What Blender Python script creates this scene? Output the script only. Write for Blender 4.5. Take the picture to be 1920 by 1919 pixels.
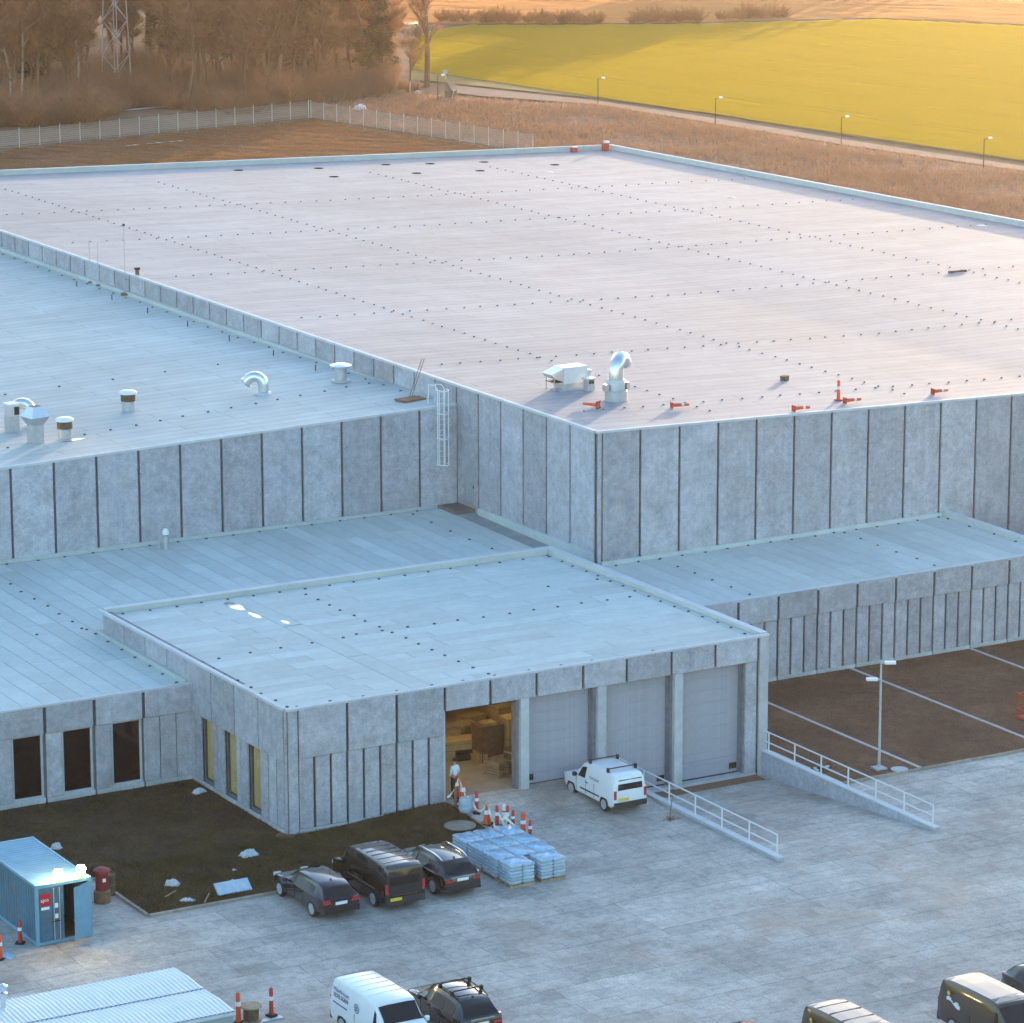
import bpy, bmesh, math, random
from math import sin, cos, tan, pi, radians, sqrt, atan2, hypot
from mathutils import Vector, Matrix
random.seed(7)
SC = bpy.context.scene
for o in list(bpy.data.objects): bpy.data.objects.remove(o)

# ------------------------------------------------------------------ camera
F, YAW, PIT, ROL = 6764.34, 1.0478, .2272, .0019
CAM = Vector((-68.02, -137.13, 50.0))
_fw = Vector((cos(YAW)*cos(PIT), sin(YAW)*cos(PIT), -sin(PIT)))
_rt = _fw.cross(Vector((0, 0, 1))).normalized()
_dn = _fw.cross(_rt)
RT = cos(ROL)*_rt + sin(ROL)*_dn
DN = -sin(ROL)*_rt + cos(ROL)*_dn
cd = bpy.data.cameras.new('camera'); co = bpy.data.objects.new('camera', cd)
SC.collection.objects.link(co); SC.camera = co
co.matrix_world = Matrix(((RT.x, -DN.x, -_fw.x, CAM.x), (RT.y, -DN.y, -_fw.y, CAM.y), (RT.z, -DN.z, -_fw.z, CAM.z), (0, 0, 0, 1)))
cd.sensor_fit = 'HORIZONTAL'; cd.sensor_width = 36; cd.lens = 36*F/1920
cd.clip_start = 1; cd.clip_end = 9000

# ------------------------------------------------------------------ light
SUN_AZ, SUN_EL = 42.0, 3.5           # degrees, azimuth from +X towards +Y
W = bpy.data.worlds.new('World'); SC.world = W; W.use_nodes = True
wn = W.node_tree.nodes; wl = W.node_tree.links
sky = wn.new('ShaderNodeTexSky'); sky.sky_type = 'NISHITA'; sky.sun_disc = False
sky.sun_elevation = radians(SUN_EL); sky.sun_rotation = radians(90-SUN_AZ)
sky.air_density = 1.0; sky.dust_density = 1.0; sky.ozone_density = 2.2
bg = wn['Background']; wl.new(sky.outputs[0], bg.inputs[0]); bg.inputs[1].default_value = .15
sd = bpy.data.lights.new('sun', 'SUN'); sd.energy = 1.0; sd.angle = radians(.6); sd.color = (1.0, .75, .52)
so = bpy.data.objects.new('sun', sd); SC.collection.objects.link(so)
_s = Vector((cos(radians(SUN_AZ))*cos(radians(SUN_EL)), sin(radians(SUN_AZ))*cos(radians(SUN_EL)), sin(radians(SUN_EL))))
so.rotation_euler = _s.to_track_quat('Z', 'Y').to_euler(); so.location = (0, 0, 80)
vs = SC.view_settings; vs.view_transform = 'Standard'; vs.look = 'None'; vs.gamma = 1; vs.use_curve_mapping = False
vs.exposure = 3.08
SC.cycles.max_bounces = 5; SC.cycles.diffuse_bounces = 3; SC.cycles.volume_bounces = 0
SC.render.resolution_x = 1024; SC.render.resolution_y = 1023

# ------------------------------------------------------------------ helpers
def G(x, y, z=0.0):
    'pixel of the photograph -> point at height z'
    d = _fw + RT*((x-960)/F) + DN*((y-960)/F)
    return CAM + d*((z-CAM.z)/d.z)
COL = SC.collection
def link(o):
    COL.objects.link(o); return o
class MB:
    def __init__(s): s.v = []; s.f = []; s.m = []
    def add(s, vs, fs, mi=0):
        n = len(s.v); s.v += [tuple(v) for v in vs]
        s.f += [tuple(n+i for i in f) for f in fs]; s.m += [mi]*len(fs); return s
    def box(s, x0, x1, y0, y1, z0, z1, mi=0, M=None):
        v = [Vector((x, y, z)) for z in (z0, z1) for y in (y0, y1) for x in (x0, x1)]
        if M: v = [M @ p for p in v]
        return s.add(v, [(0, 2, 3, 1), (4, 5, 7, 6), (0, 1, 5, 4), (2, 6, 7, 3), (0, 4, 6, 2), (1, 3, 7, 5)], mi)
    def quad(s, a, b, c, d, mi=0): return s.add([a, b, c, d], [(0, 1, 2, 3)], mi)
    def tube(s, p0, p1, r0, r1=None, n=8, caps=True, mi=0):
        r1 = r0 if r1 is None else r1
        p0 = Vector(p0); p1 = Vector(p1); d = (p1-p0)
        if d.length < 1e-6: return s
        d.normalize(); a = Vector((0, 0, 1)) if abs(d.z) < .9 else Vector((1, 0, 0))
        u = d.cross(a).normalized(); w = d.cross(u)
        v = [p0+(u*cos(2*pi*i/n)+w*sin(2*pi*i/n))*r0 for i in range(n)]+[p1+(u*cos(2*pi*i/n)+w*sin(2*pi*i/n))*r1 for i in range(n)]
        f = [(i, (i+1) % n, n+(i+1) % n, n+i) for i in range(n)]
        if caps: f += [tuple(range(n))[::-1], tuple(range(n, 2*n))]
        return s.add(v, f, mi)
    def path(s, pts, r, n=6, mi=0):
        'a bent tube with shared rings'
        pts = [Vector(p) for p in pts]; rs = r if isinstance(r, (list, tuple)) else [r]*len(pts); V = []
        for i, p in enumerate(pts):
            d = (pts[min(i+1, len(pts)-1)]-pts[max(i-1, 0)]).normalized()
            a = Vector((0, 0, 1)) if abs(d.z) < .95 else Vector((1, 0, 0))
            u = d.cross(a).normalized(); w = d.cross(u)
            if i and (u.dot(pu) < 0): u = -u; w = -w
            pu = u
            V += [p+(u*cos(2*pi*k/n)+w*sin(2*pi*k/n))*rs[i] for k in range(n)]
        Fc = [(i*n+k, i*n+(k+1) % n, (i+1)*n+(k+1) % n, (i+1)*n+k) for i in range(len(pts)-1) for k in range(n)]
        Fc += [tuple(range(n))[::-1], tuple(range((len(pts)-1)*n, len(pts)*n))]
        return s.add(V, Fc, mi)
    def lathe(s, prof, n=20, c=(0, 0, 0), mi=0, axis='z'):
        V = []
        for r, z in prof:
            for i in range(n):
                a = 2*pi*i/n; x, y = r*cos(a), r*sin(a)
                V.append((c[0]+x, c[1]+y, c[2]+z) if axis == 'z' else (c[0]+z, c[1]+x, c[2]+y))
        Fc = [(k*n+i, k*n+(i+1) % n, (k+1)*n+(i+1) % n, (k+1)*n+i) for k in range(len(prof)-1) for i in range(n)]
        if prof[0][0] > 1e-5: Fc.append(tuple(range(n))[::-1])
        if prof[-1][0] > 1e-5: Fc.append(tuple(range((len(prof)-1)*n, len(prof)*n)))
        return s.add(V, Fc, mi)
    def mesh(s, name, mats, smooth=None):
        me = bpy.data.meshes.new(name); me.from_pydata(s.v, [], s.f)
        mats = mats if isinstance(mats, (list, tuple)) else [mats]
        for m in mats: me.materials.append(m)
        if len(mats) > 1: me.polygons.foreach_set('material_index', s.m)
        if smooth is not None:
            me.polygons.foreach_set('use_smooth', [True]*len(me.polygons)); me.set_sharp_from_angle(angle=radians(smooth))
        me.update(); return me
    def build(s, name, mats, parent=None, loc=None, rz=0, smooth=None):
        me = s.mesh(name, mats, smooth); o = link(bpy.data.objects.new(name, me))
        if loc is not None: o.location = loc
        o.rotation_euler.z = rz
        if parent: o.parent = parent
        return o
def tag(o, label=None, cat=None, group=None, kind=None):
    if label: o['label'] = label
    if cat: o['category'] = cat
    if group: o['group'] = group
    if kind: o['kind'] = kind
    return o
def thing(name, label, cat, loc=(0, 0, 0), rz=0, group=None):
    o = link(bpy.data.objects.new(name, None)); o.location = loc; o.rotation_euler.z = rz; o.empty_display_size = .3
    return tag(o, label, cat, group)
def kids(o): return [c for c in bpy.data.objects if c.parent == o]
def dup(o, loc, rz=0, scale=None, label=None, group=None, parent=None, tree=None):
    c = o.copy(); link(c); c.parent = parent
    if parent is None:
        c.location = loc; c.rotation_euler.z = rz
        if scale: c.scale = scale if isinstance(scale, (list, tuple)) else (scale,)*3
        if label: c['label'] = label
        if group: c['group'] = group
    for ch in (tree or kids)(o): dup(ch, None, parent=c, tree=tree)
    return c
def obj(name, me, parent=None, loc=(0, 0, 0), rz=0):
    o = link(bpy.data.objects.new(name, me)); o.location = loc; o.rotation_euler.z = rz
    if parent: o.parent = parent
    return o

# ------------------------------------------------------------------ materials
def mat(name, col, rough=.7, metal=0, spec=.5, **k):
    m = bpy.data.materials.new(name); m.use_nodes = True; nt = m.node_tree; N = nt.nodes; L = nt.links
    b = N['Principled BSDF']; b.inputs['Base Color'].default_value = (*col, 1); b.inputs['Roughness'].default_value = rough
    b.inputs['Metallic'].default_value = metal; b.inputs['Specular IOR Level'].default_value = spec
    m.diffuse_color = (*col, 1)
    if k.get('emit'):
        b.inputs['Emission Color'].default_value = (*k['emit'][:3], 1); b.inputs['Emission Strength'].default_value = k['emit'][3]
    if k.get('coat'): b.inputs['Coat Weight'].default_value = k['coat']; b.inputs['Coat Roughness'].default_value = .06
    tc = N.new('ShaderNodeTexCoord'); vec = tc.outputs['Object']
    oi = None
    if k.get('rand') or k.get('offs'):
        oi = N.new('ShaderNodeObjectInfo')
    if k.get('offs'):
        sc = N.new('ShaderNodeVectorMath'); sc.operation = 'SCALE'; sc.inputs[0].default_value = (37, 91, 53); L.new(oi.outputs['Random'], sc.inputs['Scale'])
        ad = N.new('ShaderNodeVectorMath'); ad.operation = 'ADD'; L.new(vec, ad.inputs[0]); L.new(sc.outputs[0], ad.inputs[1]); vec = ad.outputs[0]
    fac = None
    def mul(a, lo, hi, sock):
        mr = N.new('ShaderNodeMapRange'); mr.inputs['From Min'].default_value = k.get('nmin', .3); mr.inputs['From Max'].default_value = k.get('nmax', .7)
        mr.inputs['To Min'].default_value = lo; mr.inputs['To Max'].default_value = hi; L.new(sock, mr.inputs['Value'])
        if a is None: return mr.outputs[0]
        mm = N.new('ShaderNodeMath'); mm.operation = 'MULTIPLY'; L.new(a, mm.inputs[0]); L.new(mr.outputs[0], mm.inputs[1]); return mm.outputs[0]
    for (scale, amt, *st) in k.get('noise', []):
        v2 = vec
        if st:
            mp = N.new('ShaderNodeMapping'); mp.inputs['Scale'].default_value = st[0]; L.new(vec, mp.inputs[0]); v2 = mp.outputs[0]
        n = N.new('ShaderNodeTexNoise'); n.inputs['Scale'].default_value = scale; n.inputs['Detail'].default_value = 5; n.inputs['Roughness'].default_value = .6; L.new(v2, n.inputs['Vector'])
        fac = mul(fac, 1-amt, 1+amt, n.outputs['Fac'])
    if k.get('rand'):
        mr = N.new('ShaderNodeMapRange'); mr.inputs['To Min'].default_value = 1-k['rand']; mr.inputs['To Max'].default_value = 1+k['rand']; L.new(oi.outputs['Random'], mr.inputs['Value'])
        if fac is None: fac = mr.outputs[0]
        else:
            mm = N.new('ShaderNodeMath'); mm.operation = 'MULTIPLY'; L.new(fac, mm.inputs[0]); L.new(mr.outputs[0], mm.inputs[1]); fac = mm.outputs[0]
    csock = None
    if k.get('col2'):
        n = N.new('ShaderNodeTexNoise'); n.inputs['Scale'].default_value = k.get('c2scale', .3); n.inputs['Detail'].default_value = 6; n.inputs['Roughness'].default_value = .65; L.new(vec, n.inputs['Vector'])
        mr = N.new('ShaderNodeMapRange'); mr.inputs['From Min'].default_value = k.get('c2lo', .42); mr.inputs['From Max'].default_value = k.get('c2hi', .62); L.new(n.outputs['Fac'], mr.inputs['Value'])
        mx = N.new('ShaderNodeMix'); mx.data_type = 'RGBA'; mx.inputs[6].default_value = (*col, 1); mx.inputs[7].default_value = (*k['col2'], 1); L.new(mr.outputs[0], mx.inputs[0]); csock = mx.outputs[2]
    if fac is not None:
        sc = N.new('ShaderNodeVectorMath'); sc.operation = 'SCALE'; L.new(fac, sc.inputs['Scale'])
        if csock: L.new(csock, sc.inputs[0])
        else: sc.inputs[0].default_value = col
        csock = sc.outputs[0]
    if csock: L.new(csock, b.inputs['Base Color'])
    if k.get('bump'):
        bs, bd = k['bump']
        n = N.new('ShaderNodeTexNoise'); n.inputs['Scale'].default_value = bs; n.inputs['Detail'].default_value = 4; L.new(vec, n.inputs['Vector'])
        bu = N.new('ShaderNodeBump'); bu.inputs['Strength'].default_value = .6; bu.inputs['Distance'].default_value = bd; L.new(n.outputs['Fac'], bu.inputs['Height']); L.new(bu.outputs[0], b.inputs['Normal'])
    if k.get('trans'):           # thin leaf: part of the light passes through
        t = N.new('ShaderNodeBsdfTranslucent'); t.inputs[0].default_value = (*k['trans'][:3], 1)
        if csock and k.get('tmul'): L.new(csock, t.inputs[0])
        mx = N.new('ShaderNodeMixShader'); mx.inputs[0].default_value = k['trans'][3]
        L.new(b.outputs[0], mx.inputs[1]); L.new(t.outputs[0], mx.inputs[2]); L.new(mx.outputs[0], N['Material Output'].inputs[0])
    return m
M_ = {}
def defmat(n, *a, **k): M_[n] = mat(n, *a, **k)
defmat('concrete', (.405, .41, .445), .85, noise=[(1.1, .14), (3.5, .14), (1.3, .06, (3.5, 3.5, .16)), (14, .14), (45, .12)], rand=.13, offs=1, bump=(30, .006), spec=.3, col2=(.37, .36, .375), c2scale=.7, c2lo=.5, c2hi=.72)
defmat('concrete_light', (.47, .475, .485), .85, noise=[(1.5, .12), (8, .05)], rand=.05, offs=1, spec=.3)
defmat('joint', (.19, .195, .215), .9, noise=[(3, .2)])
defmat('plinth', (.46, .47, .47), .85, noise=[(1.5, .25), (9, .1)])
defmat('flash', (.54, .56, .58), .6, noise=[(.8, .10)], spec=.3)
defmat('felt', (.50, .54, .52), .75, noise=[(.35, .08), (2.5, .05), (25, .05)], rand=.07, offs=1, spec=.35)
defmat('felt_under', (.26, .29, .29), .8, noise=[(1, .15)])
defmat('fastener', (.11, .12, .13), .95, spec=.05)
defmat('matteblack', (.02, .02, .022), 1.0, spec=0)
defmat('lit_room_curtain', (.62, .47, .24), .9, noise=[(3, .2, (1, 8, .3))])  # curtain whose yellow stands in for the lamplit room behind the narrow windows
defmat('doorgrey', (.35, .35, .39), .55, noise=[(1.2, .06), (2, .07, (4, 4, .4)), (40, .05)])
defmat('rubber', (.02, .02, .02), .8)
defmat('steel', (.62, .64, .66), .32, metal=.9, noise=[(3, .1)])
defmat('galv', (.50, .52, .54), .5, metal=.6, noise=[(4, .12)])
defmat('railpaint', (.70, .71, .72), .5, metal=.15)
defmat('duct', (.72, .74, .75), .28, metal=.85, noise=[(5, .08)])
defmat('white', (.78, .79, .80), .5, noise=[(3, .05)])
defmat('rust', (.22, .12, .07), .8, noise=[(5, .3)])
defmat('wood', (.36, .26, .16), .8, noise=[(4, .2), (3, .2, (1, 12, 1))], rand=.12, offs=1)
defmat('darkwood', (.12, .08, .05), .8, noise=[(4, .3)])
defmat('red', (.50, .045, .03), .55, noise=[(4, .1)])
defmat('orange', (.75, .10, .03), .5, noise=[(4, .08)])
defmat('tape', (.85, .85, .78), .5)
defmat('glass', (.012, .012, .013), .06, spec=.5)
defmat('black', (.015, .015, .016), .5)
defmat('blackpaint', (.012, .011, .011), .22, coat=1, noise=[(2, .1)])
defmat('brownpaint', (.045, .028, .018), .28, coat=.8)
defmat('whitepaint', (.74, .76, .78), .35, coat=.6, noise=[(1.5, .03)])
defmat('redpaint', (.50, .06, .04), .3, coat=.8)
defmat('tyre', (.018, .018, .018), .85)
defmat('rim', (.42, .43, .45), .4, metal=.25)
defmat('plastic', (.03, .03, .032), .6)
defmat('chrome', (.75, .76, .78), .15, metal=1)
defmat('tail', (.42, .02, .02), .2, coat=1)
defmat('headlamp', (.7, .72, .75), .1, coat=1)
defmat('plate_y', (.75, .52, .06), .5)
defmat('plate_w', (.8, .8, .8), .5)
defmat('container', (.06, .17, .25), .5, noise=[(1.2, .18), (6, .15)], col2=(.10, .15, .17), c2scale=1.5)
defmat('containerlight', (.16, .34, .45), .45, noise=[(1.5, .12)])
defmat('signred', (.50, .015, .03), .5)
defmat('letter', (.85, .85, .85), .6)
defmat('blue', (.03, .08, .25), .5)
defmat('lamp', (1, .9, .7), .5, emit=(1, .74, .36, 22))
defmat('tubelamp', (1, .9, .7), .5, emit=(1, .78, .38, 9))
defmat('cabinroof', (.72, .73, .73), .4, noise=[(1, .06)], metal=.1)
defmat('cabinwall', (.28, .32, .34), .6, noise=[(2, .08)])
defmat('wrap', (.20, .40, .56), .3, noise=[(3, .3), (12, .2)], rand=.1, offs=1, coat=.4)
defmat('bagwhite', (.40, .50, .58), .45, noise=[(4, .15)], rand=.08, offs=1)
defmat('cardboard', (.42, .29, .14), .8, noise=[(2, .1)], rand=.15)
defmat('interior', (.46, .36, .20), .85, noise=[(1.2, .12)])
defmat('floor_in', (.36, .32, .26), .7, noise=[(1.5, .12)])
defmat('grate', (.17, .15, .14), .7)
defmat('plasticsheet', (.52, .54, .57), .35, noise=[(6, .15)])
defmat('skin', (.45, .28, .20), .6)
defmat('shirt', (.70, .74, .80), .8, noise=[(14, .1)])
defmat('trousers', (.045, .035, .035), .85)
defmat('hair', (.03, .02, .015), .7)
defmat('bark', (.19, .095, .05), .9, noise=[(6, .2)], rand=.18)
defmat('birch', (.42, .33, .26), .85, noise=[(5, .3)])
defmat('twig', (.28, .135, .078), .9, rand=.38, trans=(.42, .20, .10, .35))
defmat('brush', (.25, .13, .08), .9, noise=[(.08, .3)], trans=(.34, .20, .125, .35))
defmat('needle', (.05, .05, .02), .85, rand=.2, trans=(.10, .09, .03, .3))
defmat('drygrass', (.25, .145, .095), .9, rand=.1, noise=[(.15, .35), (.6, .2)], trans=(.34, .20, .125, .45))
defmat('crop', (.085, .095, .01), .8, noise=[(.03, .12), (.25, .10), (1.5, .10)], trans=(.33, .262, .016, .72))
defmat('lawnblade', (.125, .088, .036), .9, noise=[(.5, .4)], trans=(.16, .12, .045, .3))
defmat('fence', (.52, .50, .47), .5, metal=.5)
defmat('pylon', (.50, .46, .45), .6)
defmat('pathlamp', (.85, .85, .8), .4)
def roofmat(name, c, tint2, w=8.0, h=1.0):
    m = bpy.data.materials.new(name); m.use_nodes = True; N = m.node_tree.nodes; L = m.node_tree.links; b = N['Principled BSDF']
    tc = N.new('ShaderNodeTexCoord'); v = tc.outputs['Object']
    t = N.new('ShaderNodeTexBrick'); t.inputs['Scale'].default_value = 1; t.inputs['Brick Width'].default_value = w; t.inputs['Row Height'].default_value = h
    t.inputs['Mortar Size'].default_value = .03; t.inputs['Mortar Smooth'].default_value = .3; t.offset = .43
    t.inputs['Color1'].default_value = (*c, 1); t.inputs['Color2'].default_value = (*[x*.93 for x in c], 1); t.inputs['Mortar'].default_value = (*[x*.55 for x in c], 1)
    L.new(v, t.inputs['Vector']); cur = t.outputs[0]
    for scale, lo, hi, st in ((.05, .87, 1.09, (1, 1, 1)), (.5, .93, 1.04, (1, 1, 1)), (.35, .93, 1.05, (.35, 2.2, 1)), (1.6, .95, 1.05, (.3, 3, 1)), (18, .95, 1.05, (1, 1, 1))):
        mp = N.new('ShaderNodeMapping'); mp.inputs['Scale'].default_value = st; L.new(v, mp.inputs[0])
        n = N.new('ShaderNodeTexNoise'); n.inputs['Scale'].default_value = scale; n.inputs['Detail'].default_value = 5; L.new(mp.outputs[0], n.inputs['Vector'])
        mr = N.new('ShaderNodeMapRange'); mr.inputs['From Min'].default_value = .33; mr.inputs['From Max'].default_value = .67; mr.inputs['To Min'].default_value = lo; mr.inputs['To Max'].default_value = hi; L.new(n.outputs['Fac'], mr.inputs['Value'])
        s = N.new('ShaderNodeVectorMath'); s.operation = 'SCALE'; L.new(cur, s.inputs[0]); L.new(mr.outputs[0], s.inputs['Scale']); cur = s.outputs[0]
    L.new(cur, b.inputs['Base Color']); b.inputs['Roughness'].default_value = .72; b.inputs['Specular IOR Level'].default_value = .4
    bu = N.new('ShaderNodeBump'); bu.inputs['Strength'].default_value = .5; bu.inputs['Distance'].default_value = .012; bu.invert = True; L.new(t.outputs['Fac'], bu.inputs['Height']); L.new(bu.outputs[0], b.inputs['Normal'])
    return m
M_['roofbig'] = roofmat('roofbig', (.315, .327, .36), 0)
M_['roofmid'] = roofmat('roofmid', (.50, .53, .515), 0)
def clear():
    m = bpy.data.materials.new('clearglass'); m.use_nodes = True; N = m.node_tree.nodes; L = m.node_tree.links
    t = N.new('ShaderNodeBsdfTransparent'); t.inputs[0].default_value = (.97, .97, .94, 1); g = N.new('ShaderNodeBsdfGlossy'); g.inputs['Roughness'].default_value = .03
    mx = N.new('ShaderNodeMixShader'); mx.inputs[0].default_value = .08; L.new(t.outputs[0], mx.inputs[1]); L.new(g.outputs[0], mx.inputs[2]); L.new(mx.outputs[0], N['Material Output'].inputs[0]); return m
M_['clearglass'] = clear()
# ------------------------------------------------------------------ ground, paving, field
def pave_mat():
    m = bpy.data.materials.new('paving'); m.use_nodes = True; N = m.node_tree.nodes; L = m.node_tree.links; b = N['Principled BSDF']
    tc = N.new('ShaderNodeTexCoord'); v = tc.outputs['Object']
    def brick(w, h, mortar, c1, c2, cm, off=.5, bias=0):
        t = N.new('ShaderNodeTexBrick'); t.inputs['Scale'].default_value = 1; t.inputs['Brick Width'].default_value = w; t.inputs['Row Height'].default_value = h
        t.inputs['Mortar Size'].default_value = mortar; t.inputs['Mortar Smooth'].default_value = .5; t.offset = off; t.inputs['Bias'].default_value = bias
        for i, c in (('Color1', c1), ('Color2', c2), ('Mortar', cm)): t.inputs[i].default_value = (*c, 1)
        return t
    nz = N.new('ShaderNodeTexNoise'); nz.inputs['Scale'].default_value = .9; nz.inputs['Detail'].default_value = 3; L.new(v, nz.inputs['Vector'])
    ds = N.new('ShaderNodeVectorMath'); ds.operation = 'MULTIPLY_ADD'; ds.inputs[1].default_value = (.30, .26, 0); L.new(nz.outputs['Color'], ds.inputs[0]); L.new(v, ds.inputs[2])
    big = brick(1.85, .93, .028, (.60, .545, .49), (.42, .385, .35), (.31, .28, .25), .37)
    L.new(ds.outputs[0], big.inputs['Vector'])
    small = brick(.21, .105, .006, (1, 1, 1), (.86, .86, .86), (.55, .54, .52)); L.new(v, small.inputs['Vector'])
    mx = N.new('ShaderNodeMix'); mx.data_type = 'RGBA'; mx.blend_type = 'MULTIPLY'; mx.inputs[0].default_value = .6
    nb = N.new('ShaderNodeTexNoise'); nb.inputs['Scale'].default_value = .55; nb.inputs['Detail'].default_value = 6; nb.inputs['Roughness'].default_value = .7; L.new(v, nb.inputs['Vector'])
    nm = N.new('ShaderNodeMapRange'); nm.inputs['From Min'].default_value = .36; nm.inputs['From Max'].default_value = .66; nm.inputs['To Min'].default_value = .30; nm.inputs['To Max'].default_value = 1.0; L.new(nb.outputs['Fac'], nm.inputs['Value'])
    mb_ = N.new('ShaderNodeMix'); mb_.data_type = 'RGBA'; mb_.inputs[6].default_value = (.53, .48, .43, 1); L.new(nm.outputs[0], mb_.inputs[0]); L.new(big.outputs[0], mb_.inputs[7])
    L.new(mb_.outputs[2], mx.inputs[6]); L.new(small.outputs[0], mx.inputs[7])
    cur = mx.outputs[2]
    def modulate(cur, scale, lo, hi, st=(1, 1, 1), a=.35, bb=.65, det=6):
        mp = N.new('ShaderNodeMapping'); mp.inputs['Scale'].default_value = st; L.new(v, mp.inputs[0])
        n = N.new('ShaderNodeTexNoise'); n.inputs['Scale'].default_value = scale; n.inputs['Detail'].default_value = det; n.inputs['Roughness'].default_value = .68; L.new(mp.outputs[0], n.inputs['Vector'])
        mr = N.new('ShaderNodeMapRange'); mr.inputs['From Min'].default_value = a; mr.inputs['From Max'].default_value = bb; mr.inputs['To Min'].default_value = lo; mr.inputs['To Max'].default_value = hi; L.new(n.outputs['Fac'], mr.inputs['Value'])
        s = N.new('ShaderNodeVectorMath'); s.operation = 'SCALE'; L.new(cur, s.inputs[0]); L.new(mr.outputs[0], s.inputs['Scale']); return s.outputs[0]
    cur = modulate(cur, .16, .72, 1.18)                  # large damp areas
    cur = modulate(cur, .9, .84, 1.10)     # smudges
    cur = modulate(cur, 3.0, .80, 1.10, (1, 1.1, 1), .30, .55)   # swept dirt along the laying direction
    lane = brick(7.4, 3.72, .03, (1, 1, 1), (.84, .84, .84), (.62, .6, .58), .31); L.new(ds.outputs[0], lane.inputs['Vector'])
    ml = N.new('ShaderNodeMix'); ml.data_type = 'RGBA'; ml.blend_type = 'MULTIPLY'; ml.inputs[0].default_value = .75; L.new(cur, ml.inputs[6]); L.new(lane.outputs[0], ml.inputs[7]); cur = ml.outputs[2]
    cur = modulate(cur, 14, .78, 1.18); cur = modulate(cur, 45, .85, 1.15)
    # sandy dirt lying in patches
    n = N.new('ShaderNodeTexNoise'); n.inputs['Scale'].default_value = .12; n.inputs['Detail'].default_value = 7; n.inputs['Roughness'].default_value = .7; n.inputs['Distortion'].default_value = .6; L.new(v, n.inputs['Vector'])
    mr = N.new('ShaderNodeMapRange'); mr.inputs['From Min'].default_value = .53; mr.inputs['From Max'].default_value = .66; mr.inputs['To Max'].default_value = .55; L.new(n.outputs['Fac'], mr.inputs['Value'])
    m2 = N.new('ShaderNodeMix'); m2.data_type = 'RGBA'; m2.inputs[7].default_value = (.28, .20, .155, 1); L.new(mr.outputs[0], m2.inputs[0]); L.new(cur, m2.inputs[6])
    # dark tyre marks and spots
    n3 = N.new('ShaderNodeTexNoise'); n3.inputs['Scale'].default_value = 1.6; n3.inputs['Detail'].default_value = 8; n3.inputs['Roughness'].default_value = .75
    mp3 = N.new('ShaderNodeMapping'); mp3.inputs['Scale'].default_value = (.9, 1.1, 1); mp3.inputs['Rotation'].default_value = (0, 0, .1); L.new(v, mp3.inputs[0]); L.new(mp3.outputs[0], n3.inputs['Vector'])
    mr3 = N.new('ShaderNodeMapRange'); mr3.inputs['From Min'].default_value = .60; mr3.inputs['From Max'].default_value = .70; mr3.inputs['To Max'].default_value = .6; L.new(n3.outputs['Fac'], mr3.inputs['Value'])
    m3 = N.new('ShaderNodeMix'); m3.data_type = 'RGBA'; m3.inputs[7].default_value = (.09, .085, .085, 1); L.new(mr3.outputs[0], m3.inputs[0]); L.new(m2.outputs[2], m3.inputs[6])
    L.new(m3.outputs[2], b.inputs['Base Color'])
    mrr = N.new('ShaderNodeMapRange'); mrr.inputs['From Min'].default_value = .4; mrr.inputs['From Max'].default_value = .65; mrr.inputs['To Min'].default_value = .75; mrr.inputs['To Max'].default_value = .5; L.new(n.outputs['Fac'], mrr.inputs['Value']); L.new(mrr.outputs[0], b.inputs['Roughness'])
    bu = N.new('ShaderNodeBump'); bu.inputs['Strength'].default_value = .5; bu.inputs['Distance'].default_value = .01; L.new(small.outputs['Fac'], bu.inputs['Height']); bu.invert = True; L.new(bu.outputs[0], b.inputs['Normal'])
    b.inputs['Specular IOR Level'].default_value = .35
    return m
M_['paving'] = pave_mat()
defmat('soil', (.062, .032, .016), .95, noise=[(.25, .3), (2, .25), (12, .2)], col2=(.08, .042, .02), c2scale=.12, bump=(6, .05))
defmat('gravelgrass', (.10, .042, .02), .95, noise=[(.22, .28), (1.6, .3), (9, .25)], col2=(.15, .075, .04), c2scale=.35, bump=(8, .03))
defmat('scrub', (.15, .085, .06), .95, noise=[(.06, .25), (.5, .3), (4, .25)], col2=(.20, .13, .10), c2scale=.08, bump=(3, .15))
defmat('lawn', (.11, .055, .027), .95, noise=[(.03, .25), (.3, .2), (3, .2)], col2=(.15, .08, .035), c2scale=.05, bump=(4, .04))
defmat('fieldsoil', (.17, .13, .02), .95, noise=[(.05, .15), (1.2, .2, (.15, 3, 1))])
defmat('farfield', (.30, .15, .06), .95, noise=[(.02, .2), (.3, .15)], col2=(.36, .20, .09), c2scale=.012)
defmat('pathmat', (.17, .108, .088), .9, noise=[(.4, .12), (5, .1)], col2=(.15, .09, .07), c2scale=.3)
defmat('litter', (.16, .09, .05), .95, noise=[(.2, .3), (2, .3)])
defmat('kerb', (.30, .26, .21), .85, noise=[(3, .2)], rand=.15, offs=1)
defmat('strip', (.46, .43, .41), .85, noise=[(2, .15)])
defmat('water', (.55, .55, .55), .05, spec=1)

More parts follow.
